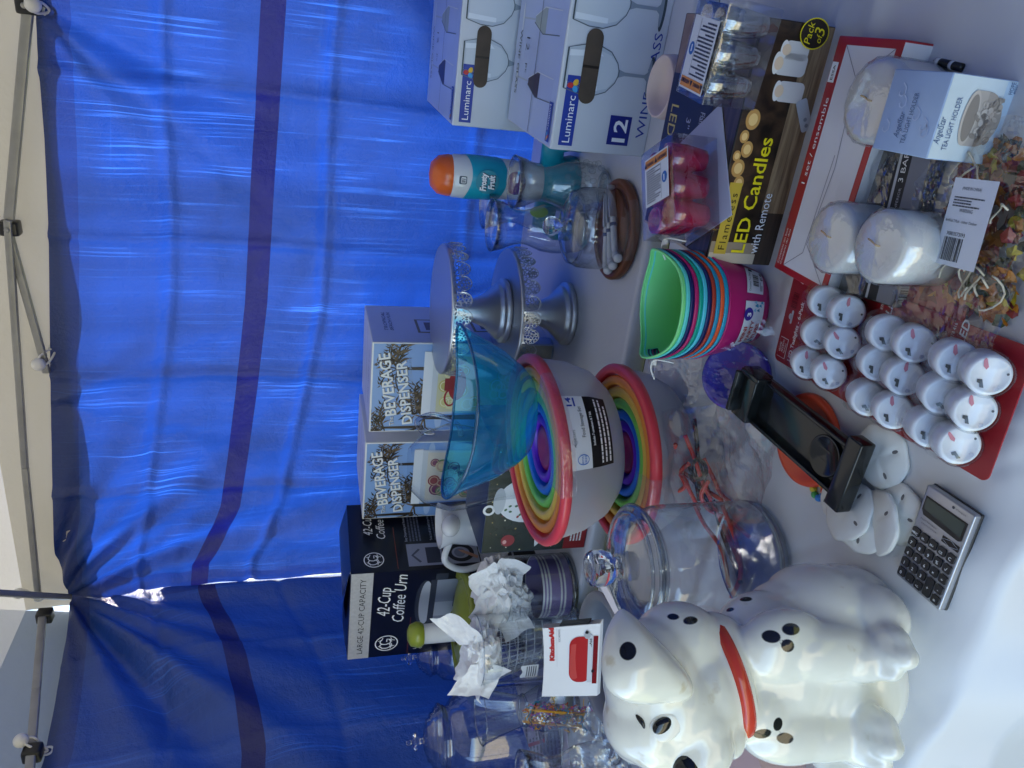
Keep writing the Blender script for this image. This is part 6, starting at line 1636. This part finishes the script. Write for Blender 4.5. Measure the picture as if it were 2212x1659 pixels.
# ------------------------------------------------------------------ spotted puppy figure
def dog():
    GL = M('white_ceramic', (.80, .80, .775), .10, spec=.55, var=.03, vscale=9, coat=.3)
    mb = MB()
    def E(X, Y, y, rx, ry, rz, rot=(0, 0, 0)): mb.ell(at(X, Y, y), (rx, ry, rz), GL, rot=Euler([R(q) for q in rot]), n=32)
    NCEN = at(1562, 1462, .606); NTILT = Euler((R(-8), R(-13), 0)).to_matrix(); NA, NB = .0545, .049
    for dz in (-.006, 0, .006): mb.ell(NCEN+NTILT @ Vector((0, 0, dz)), (NA+.0005, NB+.0005, .012), GL, rot=NTILT.to_euler(), n=40)
    # head
    E(1408, 1470, .600, .054, .046, .043); E(1465, 1400, .612, .042, .042, .044); E(1455, 1520, .590, .044, .042, .042); E(1510, 1500, .595, .048, .042, .036)
    E(1500, 1560, .580, .034, .034, .032); E(1440, 1570, .575, .024, .020, .026); E(1402, 1560, .585, .030, .030, .026)
    E(1508, 1625, .570, .032, .027, .024); E(1530, 1612, .566, .024, .024, .021); E(1570, 1590, .577, .020, .020, .015); E(1492, 1640, .568, .022, .021, .018)
    # neck and trunk
    E(1540, 1440, .610, .050, .044, .040); E(1600, 1465, .614, .052, .044, .030); E(1640, 1470, .618, .062, .054, .050); E(1650, 1380, .622, .045, .048, .048)
    E(1745, 1450, .622, .070, .060, .062); E(1840, 1455, .618, .066, .056, .046); E(1700, 1330, .632, .034, .044, .040); E(1765, 1310, .630, .042, .056, .052); E(1845, 1325, .612, .040, .048, .040)
    E(1630, 1530, .590, .030, .030, .034); E(1890, 1330, .585, .030, .036, .026); E(1820, 1285, .630, .030, .05, .045)
    E(1690, 1440, .606, .06, .046, .05); E(1780, 1380, .612, .05, .05, .06); E(1800, 1500, .606, .05, .044, .06)
    # legs and paws
    E(1690, 1395, .580, .034, .026, .045, (0, -6, 0)); E(1780, 1408, .572, .027, .024, .060, (0, 4, 0)); E(1862, 1420, .566, .022, .024, .034)
    E(1905, 1412, .557, .024, .026, .017); E(1926, 1378, .549, .0125, .020, .013); E(1938, 1412, .541, .0135, .022, .0145); E(1912, 1446, .549, .010, .018, .012)
    E(1700, 1578, .585, .030, .028, .050, (0, 6, 0)); E(1790, 1583, .580, .025, .025, .055); E(1868, 1590, .570, .028, .027, .030)
    E(1893, 1562, .553, .015, .023, .015); E(1903, 1600, .546, .015, .024, .015); E(1886, 1635, .556, .012, .021, .013)
    E(1800, 1625, .605, .020, .024, .026); E(1845, 1650, .590, .024, .026, .034, (0, -34, 0)); E(1885, 1690, .590, .022, .026, .022)
    # far ear
    E(1400, 1588, .612, .026, .024, .036)
    E(1420, 1578, .590, .034, .032, .034); E(1372, 1560, .600, .032, .034, .028)
    me = bpy.data.meshes.new('t'); me.from_pydata([tuple(v) for v in mb.v], [], mb.f)
    ob = bpy.data.objects.new('t', me); COL.objects.link(ob)
    m = ob.modifiers.new('r', 'REMESH'); m.mode = 'VOXEL'; m.voxel_size = .0024
    m = ob.modifiers.new('s', 'SMOOTH'); m.factor = .5; m.iterations = 20
    body = bpy.data.meshes.new_from_object(ob.evaluated_get(bpy.context.evaluated_depsgraph_get()))
    bpy.data.objects.remove(ob); bpy.data.meshes.remove(me)
    # near ear: one big soft flap that points back
    eb = MB()
    OUT = [(1340, 1322), (1320, 1358), (1308, 1405), (1307, 1452), (1322, 1488), (1362, 1508), (1415, 1510), (1462, 1506), (1492, 1497), (1480, 1466), (1446, 1425), (1405, 1384), (1366, 1346)]
    OUT = [(q.x, q.y) for q in smoothpath([(x, y, 0) for x, y in OUT+OUT[:1]], 5)]
    cx, cy = 1392, 1430
    for k in range(14):
        s_ = 1-(k/13)**1.0*.96
        for X, Y in OUT:
            x, y = cx+(X-cx)*s_*.93, cy+(Y-cy)*s_*.95
            dep = .578-.0009*max(0, y-1330)*.18-.017*(1-s_*s_)
            r_ = .0065+.006*(1-s_**3); eb.ell(at(x, y, dep), (r_, r_, r_), GL, n=10)
    me = bpy.data.meshes.new('t'); me.from_pydata([tuple(v) for v in eb.v], [], eb.f)
    ob = bpy.data.objects.new('t', me); COL.objects.link(ob)
    m = ob.modifiers.new('r', 'REMESH'); m.mode = 'VOXEL'; m.voxel_size = .0024
    m = ob.modifiers.new('s', 'SMOOTH'); m.factor = .5; m.iterations = 22
    ear = bpy.data.meshes.new_from_object(ob.evaluated_get(bpy.context.evaluated_depsgraph_get()))
    bpy.data.objects.remove(ob); bpy.data.meshes.remove(me)
    # glaze with painted spots: a signed distance per vertex decides where the black starts
    m_, n, l, b = newmat('spotted_glaze')
    b.inputs['Roughness'].default_value = .10; b.inputs['Specular IOR Level'].default_value = .55; b.inputs['Coat Weight'].default_value = .3; b.inputs['Coat Roughness'].default_value = .03
    at_ = n.new('ShaderNodeAttribute'); at_.attribute_name = 'spot'
    mr = n.new('ShaderNodeMapRange'); mr.inputs[1].default_value, mr.inputs[2].default_value = -.0004, .0004
    l.new(at_.outputs['Fac'], mr.inputs[0])
    tc = n.new('ShaderNodeTexCoord'); nz = n.new('ShaderNodeTexNoise'); nz.inputs['Scale'].default_value = 45; nz.inputs['Detail'].default_value = 6
    l.new(tc.outputs['Object'], nz.inputs['Vector'])
    cr = n.new('ShaderNodeValToRGB'); l.new(nz.outputs['Fac'], cr.inputs[0])
    cr.color_ramp.elements[0].position, cr.color_ramp.elements[0].color = .24, (.66, .60, .46, 1); cr.color_ramp.elements[1].position, cr.color_ramp.elements[1].color = .34, (.80, .79, .71, 1)
    mx = n.new('ShaderNodeMix'); mx.data_type = 'RGBA'; l.new(mr.outputs[0], mx.inputs['Factor']); l.new(cr.outputs[0], mx.inputs['A']); mx.inputs['B'].default_value = (.010, .010, .012, 1)
    l.new(mx.outputs['Result'], b.inputs['Base Color'])
    root = thing('puppy_figure', 'glossy white ceramic puppy with black spots and a red collar, sitting in front', 'figurine', (on(1910, 1480).x, on(1910, 1480).y, TZ+.002), 0)
    off = Vector(root.location)
    def paint(me, spots):
        bv = BVHTree.FromPolygons([v.co for v in me.vertices], [tuple(p.vertices) for p in me.polygons])
        S = []
        for X, Y, r1, r2, a in spots:
            h = bv.ray_cast(CAM, dirn(X, Y).normalized())
            if h[0] is None: continue
            nrm = h[1]; u = Vector((1, 0, 0)); u = (u-nrm*u.dot(nrm)).normalized(); w = nrm.cross(u)
            c, s = math.cos(R(a)), math.sin(R(a)); k = px(1, h[0])
            S.append((h[0], u*c+w*s, w*c-u*s, r1*k, r2*k))
        att = me.attributes.new('spot', 'FLOAT', 'POINT')
        val = []
        for v in me.vertices:
            d = -.01
            for p, u, w, r1, r2 in S:
                q = v.co-p; e = math.sqrt((q.dot(u)/r1)**2+(q.dot(w)/r2)**2)
                if q.length < .03: d = max(d, (1-e)*min(r1, r2))
            val.append(d)
        att.data.foreach_set('value', val)
        return bv
    SP = [(1454, 1332, 9, 13, 0), (1492, 1340, 10, 18, 8), (1611, 1294, 9, 15, 25), (1577, 1317, 6, 12, 25), (1666, 1375, 13.5, 20, 0), (1709, 1359, 13, 21, 5), (1702, 1395, 13.5, 15, 0),
          (1647, 1586, 13, 20, 10), (1681, 1565, 15, 12.5, 0), (1696, 1595, 11.5, 19, -5)]
    bv = paint(body, SP)
    paint(ear, [(1356, 1406, 20, 18.5, 0)])
    for nm, me in (('body', body), ('ear', ear)):
        me.materials.clear(); me.materials.append(m_); me.name = nm
        for v in me.vertices: v.co -= off
        me.polygons.foreach_set('use_smooth', [True]*len(me.polygons))
        o = bpy.data.objects.new(nm, me); COL.objects.link(o); o.parent = root
    BK = M('black_glaze', (.008, .008, .010), .08, spec=.6)
    def hit(X, Y):
        h = bv.ray_cast(CAM, dirn(X, Y).normalized()); return h[0], h[1]
    def patch(X, Y, r1, r2, a, lift, mat, name):
        p, nrm = hit(X, Y); u = Vector((1, 0, 0)); u = (u-nrm*u.dot(nrm)).normalized(); w = nrm.cross(u); k = px(1, p)
        c, s = math.cos(R(a)), math.sin(R(a)); u, w = u*c+w*s, w*c-u*s
        T = Matrix((u, w, nrm)).transposed().to_4x4(); T.translation = p-off
        q = MB(); q.ell((0, 0, 0), (r1*k, r2*k, lift), mat, T, n=28); return q.build(name, root)
    wz = M('eye_white', (.80, .79, .73), .08, spec=.6)
    e = patch(1437, 1571, 29, 37, 30, .0018, wz, 'eye'); q = MB()
    p, nrm = hit(1429, 1566); k = px(1, p); u = Vector((1, 0, 0)); u = (u-nrm*u.dot(nrm)).normalized(); w = nrm.cross(u)
    c, s = math.cos(R(35)), math.sin(R(35)); T = Matrix((u*c+w*s, w*c-u*s, nrm)).transposed().to_4x4(); T.translation = p-off+nrm*.0022
    q.ell((0, 0, 0), (15*k, 23*k, .0024), BK, T, n=28); q.build('pupil', e)
    q = MB(); pts = [hit(X, Y)[0]-off+hit(X, Y)[1]*.0002 for X, Y in ((1374, 1544), (1381, 1552), (1388, 1562), (1392, 1574))]
    q.tube(smoothpath(pts), [.0006+.0017*math.sin(math.pi*i/18) for i in range(19)], BK, n=8); q.build('eyebrow', root)
    q = MB(); c = at(1488, 1662, .560)-off; q.ell(c, (.017, .014, .0135), BK, rot=Euler((0, R(-20), 0)), n=28); q.build('nose', root)
    # collar: a band lying on the neck, found by casting rays at its line
    q = MB(); REDG = M('red_glaze', lin('#c9402f'), .15, spec=.55, var=.12, vscale=30)
    vs, fs = [], []; N = 96
    for i in range(N):
        a = 2*math.pi*i/N; d = NTILT @ Vector((NA*math.cos(a), NB*math.sin(a), 0)); e = d.normalized()
        for dz, lift in ((-.0064, -.004), (-.0059, .0012), (-.0025, .0028), (.0025, .0028), (.0059, .0012), (.0064, -.004)):
            vs.append(NCEN+NTILT @ Vector((0, 0, dz))+d+e*lift-off)
    for i in range(N):
        i2 = (i+1) % N
        for j in range(5): fs.append((i*6+j, i2*6+j, i2*6+j+1, i*6+j+1))
    q.add(vs, fs, REDG, smooth=True); q.build('collar', root)
dog()
mb = MB(); c = on(1432, 1628, TZ+.10); c = at(1432, 1628, .70)
p = on(1480, 1625); mb.box((0, 0, .004), (.03, .012, .006), WP, bevel=.002); mb.tube([(-.012, 0, .008), (-.012, 0, .016), (.010, 0, .016)], .0018, WP, n=6)
tag(mb.build('plastic_clip', None, on(1436, 1630), R(20)), 'small white plastic clip behind the dog head', 'clip')
